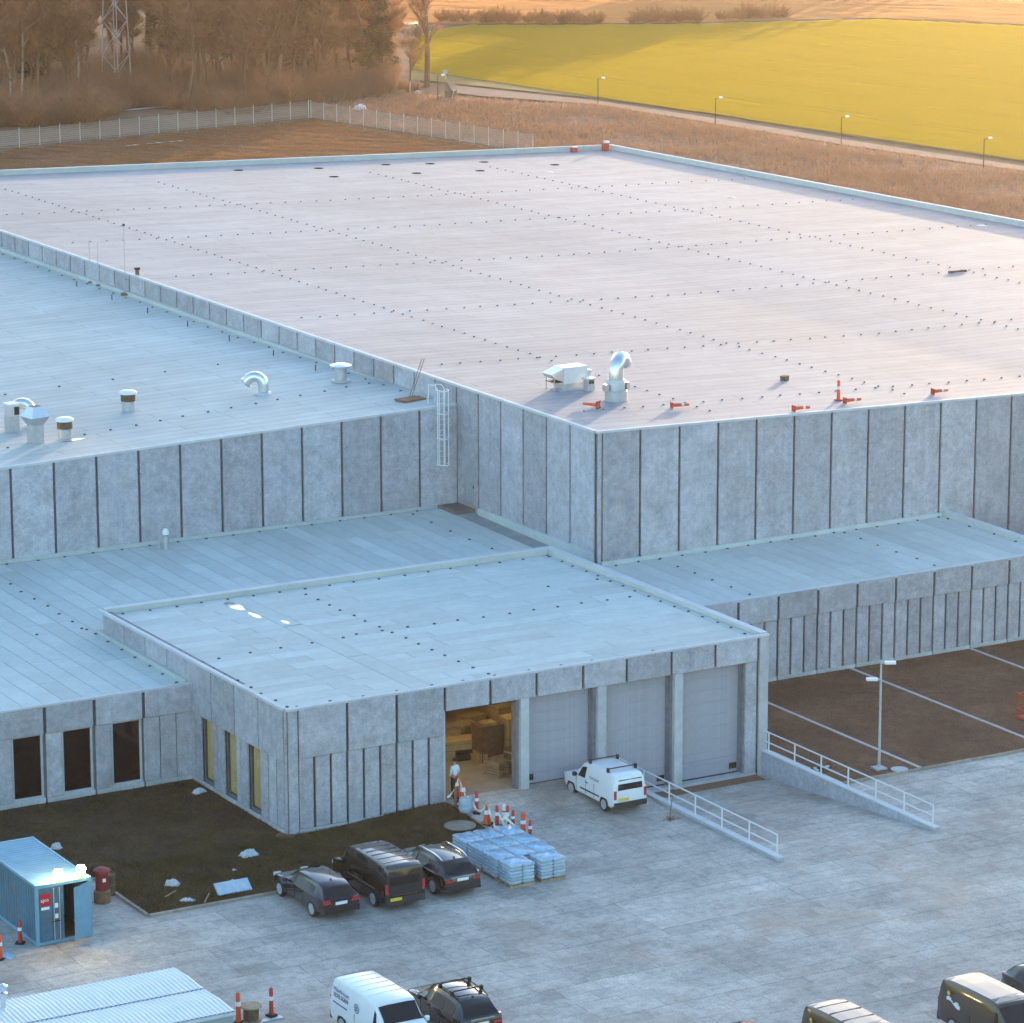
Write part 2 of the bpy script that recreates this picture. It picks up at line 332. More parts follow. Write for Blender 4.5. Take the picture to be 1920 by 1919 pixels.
def smooth(t): t = max(0, min(1, t)); return t*t*(3-2*t)
def hz(x, y):
    'the yard rises a little towards the open door'
    if x > 16.3: return 0.0
    return .28*smooth((x-.5)/6.5)*smooth((y+5.5)/5.3)
def grid(mb, x0, x1, y0, y1, nx, ny, zf):
    vs = [(x0+(x1-x0)*i/nx, y0+(y1-y0)*j/ny, 0) for j in range(ny+1) for i in range(nx+1)]
    vs = [(x, y, zf(x, y)) for x, y, _ in vs]
    mb.add(vs, [(j*(nx+1)+i, j*(nx+1)+i+1, (j+1)*(nx+1)+i+1, (j+1)*(nx+1)+i) for j in range(ny) for i in range(nx)])
def poly(name, pts, z, m, kind='structure'):
    mb = MB(); mb.add([(p[0], p[1], z) for p in pts], [tuple(range(len(pts)))])
    o = mb.build(name, m); tag(o, kind=kind)
    if o.data.polygons[0].normal.z < 0: o.data.flip_normals()
    return o
# one ground sheet to the horizon, open only where the yard is paved
g = MB(); E_ = 7000; X0, X1, Y0, Y1 = -90, 110, -95, .4
for a in ((-E_, X0, -E_, E_), (X1, E_, -E_, E_), (X0, X1, -E_, Y0), (X0, X1, Y1, E_)):
    g.quad((a[0], a[2], -.03), (a[1], a[2], -.03), (a[1], a[3], -.03), (a[0], a[3], -.03))
tag(g.build('ground', M_['soil']), kind='structure')
DX0, DX1, DYE, DZ = 16.45, 24.75, -13.9, -1.05      # sunken loading dock
pv = MB()
grid(pv, X0, -1, Y0, .4, 8, 8, hz)
grid(pv, -1, DX0, Y0, -7, 4, 8, hz)
grid(pv, -1, DX0, -7, .4, 48, 24, hz)
grid(pv, DX0, DX1, Y0, DYE, 4, 20, lambda x, y: 0)
grid(pv, DX0, DX1, DYE, .4, 4, 10, lambda x, y: DZ*min(1, max(0, (y-DYE)/12.5)))
grid(pv, DX1, X1, Y0, .4, 12, 20, lambda x, y: 0)
tag(pv.build('paved_yard', M_['paving']), kind='structure')

def kerb_run(name, p0, p1, label, h=.11, w=.14, L=1.0, zf=lambda x, y: 0):
    p0 = Vector((*p0, 0)); p1 = Vector((*p1, 0)); d = (p1-p0); n = max(1, int(d.length/L)); rz = atan2(d.y, d.x)
    t = thing(name, label, 'kerb', (p0.x, p0.y, 0), rz)
    me = MB().box(.006, d.length/n-.006, -w/2, w/2, -.1, h).mesh('kerb_stone', M_['kerb'])
    for i in range(n):
        q = p0+d*((i+.5)/n)
        obj('kerb_stone', me, t, (i*d.length/n, random.uniform(-.008, .008), zf(q.x, q.y)+random.uniform(-.006, .006)))
    return t
# front planting bed, left lawn, brown parking area
gs = MB(); grid(gs, -10.2, 7.5, -6.65, .3, 36, 16, lambda x, y: hz(x, y)+.035+.02*sin(x*1.7)*sin(y*2.3))
grid(gs, -60, -.3, .3, 10.0, 60, 12, lambda x, y: .035+.02*sin(x*1.7)*sin(y*2.3)); grid(gs, -60, -10.2, -.9, .3, 40, 2, lambda x, y: .035)
tag(gs.build('planting_bed', M_['soil']), kind='structure')
kerb_run('bed_kerb', (-10.2, -6.72), (7.5, -6.72), 'pale kerb along the dark planting bed behind the parked black cars')
kerb_run('bed_kerb', (-10.27, -1.2), (-10.27, -6.65), 'short pale kerb at the bed corner beside the blue container')
kerb_run('bed_kerb', (7.57, -6.6), (7.57, -.1), 'kerb between the planting bed and the open warehouse door apron', zf=hz, h=.06)
tag(MB().box(25.3, 80, -6.1, 10.3, -.2, .02).build('parking_ground', M_['gravelgrass']), kind='structure')
kerb_run('parking_kerb', (25.2, -6.16), (62, -6.16), 'kerb along the near edge of the brown parking area', L=1.2)
for i, (x, ln) in enumerate(((29.75, 'nearest the front hall, passing the lamp post'), (37.05, 'in the middle of the brown parking area'), (44.75, 'farthest to the right on the brown parking area'))):
    t = thing('parking_strip', 'pale concrete marking strip '+ln, 'marking strip', (x, -5.95, .02), 0, 'strips of the parking area')
    me = MB().box(-.1, .1, .008, .992, -.05, .03).mesh('slab', M_['strip'])
    for j in range(16): obj('slab', me, t, (random.uniform(-.01, .01), j*1.0, 0))

# background sheets
poly('lawn', [(-200, 36, 0), (27, 36, 0), (27, 131, 0), (98, 131, 0), (98, 20, 0), (130, 20, 0), (127.9, 200, 0), (121.6, 239, 0), (79.6, 230.5, 0), (-120, 196, 0)], .0, M_['lawn'])
fl = [G(770, 152), G(800, 153), G(1120, 186), G(1341, 216), G(1577, 254), G(1920, 304), G(2500, 395), G(2500, 75), G(1920, 50), G(1640, 37), G(1280, 46), G(1050, 48), G(880, 48), G(815, 57), G(770, 72)]
poly('crop_field', fl, .06, M_['fieldsoil'])
sc_ = [(127.9, 200), (121.6, 239), G(640, 190), G(760, 178), G(850, 186), G(1120, 199), G(1341, 236), G(1577, 275), G(1920, 325), G(2500, 420), (150, 20), (130, 20)]
poly('scrub_ground', sc_, .03, M_['scrub'])
pl = [G(835, 152), G(860, 163), G(1120, 191), G(1341, 224), G(1577, 263), G(1920, 314), G(2500, 406), G(2500, 418), G(1920, 323), G(1577, 273), G(1341, 234), G(1120, 198), G(900, 182), G(850, 176)]
poly('footpath', pl, .09, M_['pathmat'])
poly('woodland_floor', [(-200, 190), (79.6, 232.5), (121.6, 241), G(760, 178), G(800, 160), G(770, 150), G(770, 60), G(780, -150), (-200, 900)], .02, M_['litter'])
poly('far_field', [G(700, 44), G(880, 46), G(1280, 44), G(1640, 35), G(1920, 48), G(2600, 70), G(2600, -330), G(700, -330)], .04, M_['farfield'])
for i, (a, b, y) in enumerate(((728, 783, 45), (625, 668, 46), (690, 724, 44))):
    c = G((a+b)/2, y); w = (G(b, y)-G(a, y)).length/2; mb = MB()
    mb.add([(w*cos(k*pi/10)*(1+.12*sin(3*k)), (3.5+1.2*sin(i))*sin(k*pi/10), 0) for k in range(20)], [tuple(range(20))])
    tag(mb.build('water', M_['water'], loc=(c.x, c.y, .12), rz=-.5), kind='structure')

# crop rows: thin translucent ribbons following the path
def inside(p, pts):
    c = False; n = len(pts)
    for i in range(n):
        a, b = pts[i], pts[i-1]
        if (a[1] > p[1]) != (b[1] > p[1]) and p[0] < (b[0]-a[0])*(p[1]-a[1])/(b[1]-a[1])+a[0]: c = not c
    return c
rows = MB(); d0 = (G(1577, 254)-G(1120, 186)).normalized(); n0 = Vector((-d0.y, d0.x, 0)); org = G(1120, 186)
if n0.x < 0: n0 = -n0
sp = .42
for k in range(2, 330):
    low = .55 if k % 29 in (0, 5) else 1
    off = k*sp; q = org+n0*off; prev = None; seg = 3.0
    for s in range(-60, 100):
        p = q+d0*(s*seg)
        if not inside(p, fl): prev = None; continue
        h = low*(.135+.025*random.random()); j = random.uniform(-.03, .03)
        i0 = len(rows.v); rows.v += [(p.x+n0.x*j, p.y+n0.y*j, .04), (p.x+n0.x*(j+random.uniform(-.02, .02)), p.y+n0.y*j, .04+h)]
        if prev is not None: rows.f.append((prev, i0, i0+1, prev+1)); rows.m.append(0)
        prev = i0
tag(rows.build('crop_rows', M_['crop']), kind='stuff', label='rows of low yellow green winter crop on the sunlit field')

def ribbons(name, pts, org, d0, sp, nrow, s0, s1, seg, h0, h1, m, label):
    mb = MB(); n0 = Vector((-d0.y, d0.x, 0))
    for k in range(nrow):
        q = org+n0*(k*sp); prev = None
        for s in range(s0, s1):
            p = q+d0*(s*seg)
            if inside(p, pts):
                h = random.uniform(h0, h1); j = random.uniform(-.3, .3)*sp; i0 = len(mb.v)
                mb.v += [(p.x+n0.x*j, p.y+n0.y*j, .03), (p.x+n0.x*(j+random.uniform(-.2, .2)*h), p.y+n0.y*j, .03+h)]
                if prev is not None: mb.f.append((prev, i0, i0+1, prev+1)); mb.m.append(0)
                prev = i0
            else: prev = None
    return tag(mb.build(name, m), label=label, kind='stuff')
dd = Vector((cos(radians(SUN_AZ-90)), sin(radians(SUN_AZ-90)), 0))
ffp = [G(690, 44), G(880, 46), G(1280, 44), G(1640, 35), G(1920, 48), G(2500, 66), G(2500, -140), G(690, -140)]
defmat('stubble', (.33, .19, .095), .9, noise=[(.02, .25), (.2, .2)], trans=(.46, .255, .12, .5))
ribbons('stubble', ffp, G(1300, 46)-Vector((-dd.y, dd.x, 0))*80, dd, 1.1, 330, -60, 60, 5, .10, .26, M_['stubble'], 'pale dry stubble on the far brown field')
lwp = [(50, 131), (98, 131), (130, 131), (127.4, 199), (121.3, 238), (50, 224)]
defmat('lawnstalk', (.13, .065, .03), .9, noise=[(.05, .3)], trans=(.20, .10, .045, .5))
ribbons('lawn_stalks', lwp, Vector((90, 130, 0)), dd, .8, 150, -40, 60, 2.5, .03, .12, M_['lawnstalk'], 'faded brown stalks on the lawn inside the fence')
def blades(name, n, pick, hmin, hmax, w, m, lean=.35, per=3):
    mb = MB(); V = mb.v; Fc = mb.f
    for _ in range(n):
        x, y, z = pick(); s = random.uniform(hmin, hmax)
        for k in range(per):
            a = random.uniform(0, 2*pi); px, py = x+random.uniform(-.15, .15), y+random.uniform(-.15, .15); h = s*random.uniform(.6, 1.1)
            dx, dy = cos(a)*w, sin(a)*w; lx, ly = random.gauss(0, lean)*h, random.gauss(0, lean)*h
            i = len(V); V += [(px-dx, py-dy, z), (px+dx, py+dy, z), (px+lx, py+ly, z+h)]; Fc.append((i, i+1, i+2)); mb.m.append(0)
    return tag(mb.build(name, m), kind='stuff')
scr = [(p[0], p[1]) for p in sc_]
def pick_scrub():
    while True:
        p = (random.uniform(100, 172), random.uniform(60, 275))
        if inside(p, scr) and random.random() < .25+.75*(sin(p[0]*.23+p[1]*.11)*sin(p[1]*.17-p[0]*.05)*.5+.5): return (p[0], p[1], .03)
tag(blades('dry_grass', 42000, pick_scrub, .2, .85, .035, M_['drygrass']), label='tall dry tan grass between the warehouse and the footpath')
def pick_lawn():
    while True:
        x, y = random.uniform(60, 127), random.uniform(132, 240)
        if inside((x, y), [(60, 131), (98, 131), (127, 131), (127.4, 200), (121.3, 238), (60, 226)]): return (x, y, .0)
tag(blades('short_grass', 12000, pick_lawn, .08, .25, .03, M_['drygrass']), label='short brown grass on the lawn inside the wire fence')
def pick_bed():
    if random.random() < .5: x, y = random.uniform(-10.1, 7.4), random.uniform(-6.6, -.1)
    else: x, y = random.uniform(-28, -.6), random.uniform(-.8, 9.6)
    if random.random() > .35+.65*(.5+.5*sin(x*1.9+sin(y*1.1))*sin(y*1.4+.7*x)): return pick_bed()
    return (x, y, hz(x, y)+.02)
tag(blades('bed_grass', 60000, pick_bed, .03, .17, .016, M_['lawnblade'], .5), label='sparse dark weeds growing on the planting bed')
def pick_park():
    return (random.uniform(25.4, 52), random.uniform(-6, 10.1), .015)
tag(blades('parking_weeds', 45000, pick_park, .02, .08, .014, M_['drygrass'], .5), label='short brown growth all over the parking area')
# ------------------------------------------------------------------ buildings
_pc = {}
def panel(parent, ox, oy, ang, s0, s1, z0, z1a, z1b=None, t=.09, gap=.07, name='concrete_panel', m='concrete', off=0.0, gz=0.0):
    'a slab on a wall line: origin (ox,oy), direction ang, from s0 to s1, outside on the right hand of the direction'
    z1b = z1a if z1b is None else z1b
    w = s1-s0-2*gap; h = z1a-z0-gz; hb = z1b-z0-gz
    key = (round(w, 3), round(h, 3), round(hb, 3), t, m, name)
    if key not in _pc:
        c = .012
        mb = MB(); ya, yb = -t, 0
        v = [(-w/2, yb, 0), (w/2, yb, 0), (w/2, yb, hb), (-w/2, yb, h), (-w/2+c, ya, c), (w/2-c, ya, c), (w/2-c, ya, hb-c), (-w/2+c, ya, h-c),
             (-w/2, ya+c, 0), (w/2, ya+c, 0), (w/2, ya+c, hb), (-w/2, ya+c, h)]
        mb.add(v, [(4, 5, 6, 7), (8, 9, 5, 4), (9, 10, 6, 5), (10, 11, 7, 6), (11, 8, 4, 7), (0, 1, 9, 8), (1, 2, 10, 9), (2, 3, 11, 10), (3, 0, 8, 11), (1, 0, 3, 2)])
        _pc[key] = mb.mesh(name, M_[m])
    sc = (s0+s1)/2
    return obj(name, _pc[key], parent, (ox+cos(ang)*sc+sin(ang)*off, oy+sin(ang)*sc-cos(ang)*off, z0), ang)
def bar(parent, name, a, b, w, h, m, smooth=None):
    'rectangular bar from a to b, top at the given z'
    a = Vector(a); b = Vector(b); d = (b-a); L = d.length; ang = atan2(d.y, d.x); mb = MB()
    n = Vector((-sin(ang), cos(ang), 0))*w/2
    mb.add([a-n-Vector((0, 0, h)), a+n-Vector((0, 0, h)), b+n-Vector((0, 0, h)), b-n-Vector((0, 0, h)), a-n, a+n, b+n, b-n],
           [(0, 1, 2, 3), (7, 6, 5, 4), (0, 4, 5, 1), (1, 5, 6, 2), (2, 6, 7, 3), (3, 7, 4, 0)])
    return mb.build(name, m, parent)
def sheet(parent, x0, x1, y0, y1, zf, t=.012):
    g = .014
    x0 += g; x1 -= g; y0 += g*.6; y1 -= g*.6
    mb = MB(); v = [(x, y, zf(x, y)+k) for k in (0, t) for (x, y) in ((x0, y0), (x1, y0), (x1, y1), (x0, y1))]
    mb.add(v, [(4, 5, 6, 7), (0, 1, 5, 4), (1, 2, 6, 5), (2, 3, 7, 6), (3, 0, 4, 7)])
    o = mb.build('roofing_sheet', M_['felt'], parent); return o
def dots(parent, pts, zf, r=.09, h=.045):
    mb = MB()
    for x, y in pts: mb.lathe([(r, 0), (r*.8, h), (0, h*1.2)], 6, (x, y, zf(x, y)+.012))
    return tag(mb.build('roof_fasteners', M_['fastener'], parent), kind='stuff')
def line(x0, y0, x1, y1, st):
    n = max(1, int(hypot(x1-x0, y1-y0)/st)); return [(x0+(x1-x0)*i/n+random.uniform(-.07, .07), y0+(y1-y0)*i/n+random.uniform(-.07, .07)) for i in range(n+1)]
WB = 2.45
# ---------------- front hall
XL, XR, YB, ZT = -.42, 25.0, 20.2, 5.84
hall = thing('front_hall', 'low front concrete hall with four loading doors, one of them open and lit inside', 'building')
w = MB(); I = .09
w.box(XL+I, XL+.40, 9.0, YB-.3, 0, ZT-.12); w.box(XL+I, XL+.40, I, 9.0, 3.3, ZT-.12)      # left wall (windows below 3.3)
for k in range(3): w.box(XL+I, XL+.40, 2.6+WB*k+1.25, 2.6+WB*(k+1), 0, 3.3)
for k in range(3): w.box(XL+I, XL+.40, 2.6+WB*k, 2.6+WB*k+1.25, 0, .28)
w.box(XL+I, XL+.40, I, 2.6, 0, 3.3)
w.box(XL+.40, 7.5, I, .35, 0, ZT-.12); w.box(7.5, XR-I, I, .35, 4.62, ZT-.12)
for a, b in ((11.28, 11.85), (15.38, 16.0), (19.62, 20.18), (23.7, XR-I)): w.box(a, b, I, .50, DZ, 4.62)
w.box(XR-.4, XR-I, .5, YB-.3, 0, ZT-.3); w.box(XL+I, XR-I, YB-.3, YB-.05, 0, ZT-.3)
w.build('wall', M_['joint'], hall)
zr = lambda x, y: ZT-.10-.13*max(0, (y)/20)-.06*max(0, (x-8)/17)
r = MB(); grid(r, XL+.02, XR-.03, .02, YB-.06, 10, 8, lambda x, y: zr(x, y)-.01); roof = r.build('roof', M_['felt_under'], hall)
MB().box(XL+.40, XR-.4, .36, YB-.32, 5.2, 5.3).build('ceiling', M_['interior'], hall)
# front face: three clad bays
jx = [.05, 2.51, 5.0, 7.46]
panel(hall, XL, 0, 0, 0, .47+.05, 0, ZT-.08, gap=.03, m='concrete')
panel(hall, XL, 0, pi/2*3, -(.40), 0, 0, ZT-.08, gap=.02) if 0 else None
for i in range(3):
    a, b = jx[i], jx[i+1]; panel(hall, 0, 0, 0, a, b, 3.5, ZT-.08, off=.05, t=.10)
    for k in range(3): panel(hall, 0, 0, 0, a+(b-a)*k/3, a+(b-a)*(k+1)/3, .22, 3.48, gap=.065)
    panel(hall, 0, 0, 0, a, b, -.2, .2+.03*i, gap=.04, name='plinth', m='plinth', off=.04)
fx = [7.46, 9.83, 12.26, 14.74, 17.1, 19.56, 22.0, 24.42]
for a, b in zip(fx, fx[1:]): panel(hall, 0, 0, 0, a, b, 4.6, ZT-.08, off=.03, t=.11)
panel(hall, 0, 0, 0, 24.46, 25.0, DZ, ZT-.08, gap=.03, t=.14, off=.04, name='corner_column', m='concrete_light')
for a, b, z in ((11.42, 11.86, 0), (15.55, 16.0, DZ), (19.75, 20.2, DZ)):
    MB().box(a, b, -.12, .28, z, 4.59).build('door_column', M_['concrete_light'], hall)
MB().box(23.80, 24.40, -.02, .30, DZ, 4.59).build('door_column', M_['concrete'], hall)
MB().box(7.36, 7.52, -.03, .3, -.1, 4.6).build('door_jamb', M_['concrete_light'], hall)
# left face
for k in range(8):
    a = YB-.02-(2.6+WB*(k+1)) if 0 else None
def lpan(y0, y1, z0, z1, **kw):   # outside is -X : direction -Y
    return panel(hall, XL, 0, -pi/2, -y1, -y0, z0, z1, **kw)
ys = [.12, 2.6, 5.05, 7.5, 9.95, 12.4, 14.85, 17.3, 19.75]
for a, b in zip(ys, ys[1:]):
    low = a < 9
    lpan(a, b, 3.34 if low else 4.3, ZT-.08, off=.05 if low else 0, t=.1, gap=.04)
    if low:
        if a < 2: [lpan(a+(b-a)*k/3, a+(b-a)*(k+1)/3, .22, 3.32, gap=.045) for k in range(3)]
        else:
            lpan(a+1.27, b-.45, .22, 3.32, gap=.02); lpan(b-.45, b, .22, 3.32, gap=.04)
            wd = MB(); y0_, y1_ = a+.06, a+1.22
            fr = .07
            wd.box(XL+.10, XL+.18, y0_, y0_+fr, .3, 3.28); wd.box(XL+.10, XL+.18, y1_-fr, y1_, .3, 3.28); wd.box(XL+.10, XL+.18, y0_+fr, y1_-fr, .3, .3+fr); wd.box(XL+.10, XL+.18, y0_+fr, y1_-fr, 3.28-fr, 3.28)
            wo = wd.build('window', M_['darkwood'], hall)
            MB().box(XL+.13, XL+.15, y0_+fr, y1_-fr, .37, 3.21).build('pane', M_['clearglass'] if 'clearglass' in M_ else M_['glass'], wo)
        if a > 2: MB().box(XL+.165, XL+.18, a+.14, a+1.14, .37, 3.21).build('lit_room_curtain', M_['lit_room_curtain'], wo)
        lpan(a, b, -.1, .2, gap=.03, name='plinth', m='plinth', off=.04)
lpan(0, .12, 0, ZT-.08, gap=0.0, t=.09)
# flashing and parapets
bar(hall, 'edge_flashing', (XL-.06, -.02, ZT), (XR+.05, -.02, ZT), .22, .12, M_['flash'])
bar(hall, 'edge_flashing', (XL-.05, .10, ZT+.002), (XL-.05, YB+.1, ZT+.002), .22, .12, M_['flash'])
bar(hall, 'parapet', (XL+.08, YB-.12, ZT+.02), (XR+.1, YB-.12, ZT+.02), .36, .75, M_['felt'])
bar(hall, 'parapet', (XR-.12, .10, ZT+.02), (XR-.12, YB-.32, ZT+.02), .36, .75, M_['felt'])
bar(hall, 'edge_flashing', (XL+.08, YB-.12, ZT+.05), (XR+.1, YB-.12, ZT+.05), .40, .035, M_['flash'])
bar(hall, 'edge_flashing', (XR-.12, .10, ZT+.052), (XR-.12, YB-.34, ZT+.052), .40, .035, M_['flash'])
# roofing sheets
for j in range(20):
    y = .12+j*.985; x = 7.05
    sheet(hall, XL+.07, 3.1+(j % 2)*1.4, y, y+.985, zr); sheet(hall, 3.1+(j % 2)*1.4, 6.05, y, y+.985, zr)
    x = 7.05; first = random.uniform(1.5, 7.5)
    while x < XR-.9:
        x2 = min(XR-.75, x+first); first = 7.5
        if XR-.75-x2 < .8: x2 = XR-.75
        sheet(hall, x, x2, y, y+.985, zr); x = x2
        if x2 >= XR-.76: break
for k in range(3):
    sheet(hall, 6.05, 7.05, .12+k*6.6, .12+(k+1)*6.55, zr, .016); sheet(hall, XR-.75, XR-.31, .12+k*6.6, .12+(k+1)*6.55, zr, .016)
dp = line(.2, .35, 24, .35, 1.7)+line(XL+.3, .5, XL+.3, 19.5, 1.25)+line(.5, 19.55, 24.4, 19.55, 1.35)+line(24.35, 1, 24.35, 19.3, 1.15)
dp += line(.8, 9.6, 7.6, 9.9, 1.5)+line(8.4, 10.2, 23.5, 9.9, 1.35)+line(9.8, 18.5, 10.2, .8, 1.25)+line(12.5, 13.5, 24, 13.8, 2.6)[3:]
dots(hall, dp, zr)
# doors
def dock_door(x0, x1, z0, label, boxside):
    d = MB()
    n = 9; h = (4.6-z0)/n
    o = MB().box(x0, x1, .42, .46, z0+.04, 4.61).build('loading_door', M_['doorgrey'], hall); tag(o, label)
    me = MB().box(x0+.01, x1-.01, .408, .418, .003, h*.99-.003).mesh('door_section', M_['doorgrey'])
    for i in range(n): obj('door_section', me, o, (0, 0, z0+.04+i*h*.99))
    MB().box(x0, x1, .385, .418, z0-.02, z0+.05).build('bottom_seal', M_['rubber'], o)
    bx = x0+.12 if boxside < 0 else x1-.5
    MB().box(bx, bx+.38, .36, .398, z0+.22, z0+.50).build('door_vent', M_['black'], o)
    for xx in (x0+.02, x1-.02): MB().box(xx-.05, xx+.05, .33, .384, z0, 4.6).build('door_rail', M_['joint'], o)
dock_door(11.86, 15.37, .27, 'grey sectional loading door closed beside the open one', -1)
dock_door(16.0, 19.61, DZ+.16, 'grey sectional loading door in the middle of the dock', 1)
dock_door(20.2, 23.68, DZ+.16, 'grey sectional loading door at the right end of the dock', 1)
MB().box(16.0, 24.4, -.06, .5, DZ-.3, DZ+.15).build('dock_sill', M_['concrete_light'], hall)
MB().box(16.5, 24.4, -.9, -.07, DZ-.2, DZ+.02).build('drain_gutter', M_['rust'], hall)
MB().box(7.52, 11.28, .05, .5, 4.50, 4.6).build('lintel', M_['rubber'], hall)
# inside the open door
MB().box(7.3, 15.9, .38, 13.4, .1, .285).build('floor', M_['floor_in'], hall)
MB().box(XL+.42, 15.9, 13.4, 13.6, .1, 5.2).build('inner_wall', M_['interior'], hall)
MB().box(15.9, 16.05, .5, 13.4, .1, 5.2).build('inner_wall', M_['interior'], hall)
MB().box(6.9, 7.3, 2.2, 13.4, .1, 5.2).build('inner_wall', M_['interior'], hall)
MB().box(3.9, 4.05, .4, 13.4, .1, 5.2).build('inner_wall', M_['interior'], hall)

# ---------------- left low wing and its roof behind the hall
zl = lambda x, y: 4.52+.38*max(0, (y-9.9)/25)
low = thing('side_wing', 'low concrete wing with tall dark windows left of the front hall', 'building')
YW = 9.9; w = MB(); jl = [-.47-WB*k for k in range(0, 14)]
w.box(-34, XL, YW+.75, YW+.9, 0, 4.5)          # room wall behind the windows
w.box(-34, XL, YW+.09, YW+.4, 3.3, 4.48); w.box(-34, XL, YW+.09, YW+.4, 0, .28)
for i, (b, a) in enumerate(zip(jl, jl[1:])):
    if i == 0: w.box(a, b+.05, YW+.09, YW+.4, .28, 3.3)
    else: w.box(a, b-1.6, YW+.09, YW+.4, .28, 3.3); w.box(b-.08, b, YW+.09, YW+.4, .28, 3.3)
w.build('wall', M_['joint'], low)
for i, (b, a) in enumerate(zip(jl, jl[1:])):
    panel(low, 0, YW, 0, a, b, 3.32, 4.6, off=.05, t=.1, gap=.085); panel(low, 0, YW, 0, a, b, -.1, .24, name='plinth', m='plinth', gap=.05, off=.04)
    if i == 0:
        for k in range(3): panel(low, 0, YW, 0, a+(b-a)*k/3, a+(b-a)*(k+1)/3, .25, 3.3, gap=.02, off=.02*(k % 2))
        continue
    panel(low, 0, YW, 0, a, b-1.58, .25, 3.3, gap=.06)
    x0_, x1_ = b-1.56, b-.11; z0_, z1_ = .30, 3.28; fr = .06; wd = MB()
    wd.box(x0_-.04, x0_+fr, YW+.03, YW+.18, z0_, z1_); wd.box(x1_-fr, x1_+.04, YW+.03, YW+.18, z0_, z1_); wd.box(x0_+fr, x1_-fr, YW+.03, YW+.18, z0_, z0_+fr); wd.box(x0_+fr, x1_-fr, YW+.03, YW+.18, z1_-fr, z1_)
    wo = wd.build('window', M_['concrete_light'], low)
    MB().box(x0_+fr, x1_-fr, YW+.10, YW+.12, z0_+fr, z1_-fr).build('pane', M_['glass'], wo)
    MB().box(x0_-.05, x1_+.05, YW-.05, YW+.03, z0_-.06, z0_).build('sill', M_['concrete_light'], wo)
r = MB(); grid(r, -34, XL-.06, YW, 35, 8, 6, lambda x, y: zl(x, y)-.012); grid(r, XL-.06, 27.6, YB+.05, 35, 8, 4, lambda x, y: zl(x, y)-.012)
r.build('roof', M_['felt_under'], low)
bar(low, 'edge_flashing', (-34, YW-.03, 4.68), (XL-.1, YW-.03, 4.68), .22, .12, M_['flash'])
for i in range(16):
    x = XL-.2-1.0*(i+1)
    if i < 15:
        cut = YW+.5+random.choice((3, 5, 6.4)); sheet(low, x, x+1, YW+.1, cut, zl); sheet(low, x, x+1, cut, cut+7.5, zl); sheet(low, x, x+1, cut+7.5, 34.6, zl)
for i in range(27):
    x = XL-.2+1.0*i
    cut = YB+.4+random.choice((1.5, 4, 6, 3)); sheet(low, x, x+1, YB+.1, cut, zl); sheet(low, x, x+1, cut, cut+6.5, zl); sheet(low, x, x+1, cut+6.5, 34.6, zl)
for a, b in (((-34, 34.86), (27.5, 34.86)),): bar(low, 'wall_upstand', (*a, 5.17), (*b, 5.04), .2, .35, M_['felt'])
bar(low, 'wall_upstand', (27.56, YB, 5.22), (27.56, 32.3, 5.22), .2, .6, M_['felt'])
bar(low, 'wall_upstand', (XL-.18, YW+.1, 4.78), (XL-.18, YB, 4.86), .2, .3, M_['felt'])
dots(low, line(-14, 34.6, 26.5, 34.55, 1.6)+line(-.9, 34, -.9, 21, 1.5)+line(-.85, 20, -.85, 10.5, 1.5)+line(-13, 21.2, -1, 21.2, 2.3)+line(24.3, 34, 24.3, 21, 1.9)+line(-14, 10.3, -1, 10.3, 3), zl)
# ---------------- right low wing
wing = thing('right_wing', 'long low concrete wing of ribbed panels beside the brown parking area', 'building')
YG = 10.23; zg = lambda x, y: 4.45+.012*(x-25)*.4+.06*(y-YG)/10
w = MB(); w.box(XR, 58, YG+.09, YG+.4, -.2, 4.42); w.build('wall', M_['joint'], wing)
jw = [25.16+WB*k for k in range(0, 14)]
for a, b in zip(jw, jw[1:]):
    zt = zg(b, YG)+.06
    panel(wing, 0, YG, 0, a, b, 3.22, zt, off=.05, t=.1, gap=.075); panel(wing, 0, YG, 0, a, b, -.1, .2, name='plinth', m='plinth', gap=.03, off=.05)
    for k in range(3): panel(wing, 0, YG, 0, a+(b-a)*k/3, a+(b-a)*(k+1)/3, .2, 3.2, gap=.065)
r = MB(); grid(r, XR+.05, 50.2, YG, 20.0, 6, 4, lambda x, y: zg(x, y)-.012); r.build('roof', M_['felt_under'], wing)
bar(wing, 'edge_flashing', (XR+.05, YG-.02, zg(25, YG)+.09), (58, YG-.02, zg(58, YG)+.09), .24, .13, M_['flash'])
bar(wing, 'wall_upstand', (27.9, 19.86, zg(28, 20)+.2), (50.0, 19.86, zg(50, 20)+.2), .2, .3, M_['felt'])
bar(wing, 'parapet', (50.2, YG+.12, zg(50, YG)+.28), (50.2, 19.9, zg(50, 20)+.28), .34, .5, M_['felt'])
bar(wing, 'edge_flashing', (50.2, YG+.11, zg(50, YG)+.31), (50.2, 19.9, zg(50, 20)+.31), .38, .032, M_['flash'])
for i in range(25):
    x = XR+.1+i
    c = random.choice((13.2, 15.5, 17.5)); sheet(wing, x, x+1, YG+.55, c, zg); sheet(wing, x, x+1, c, 19.72, zg)
for k in range(4): sheet(wing, XR+.1+k*6.24, XR+.1+(k+1)*6.24, YG+.12, YG+.55, zg, .016)
dots(wing, line(28.6, 19.55, 49.6, 19.55, 1.35)+line(31.3, 19.4, 31.3, 11, 1.6)+line(43, 19.4, 43, 11, 1.6)+line(49.85, 19, 49.85, 11, 1.9), zg)
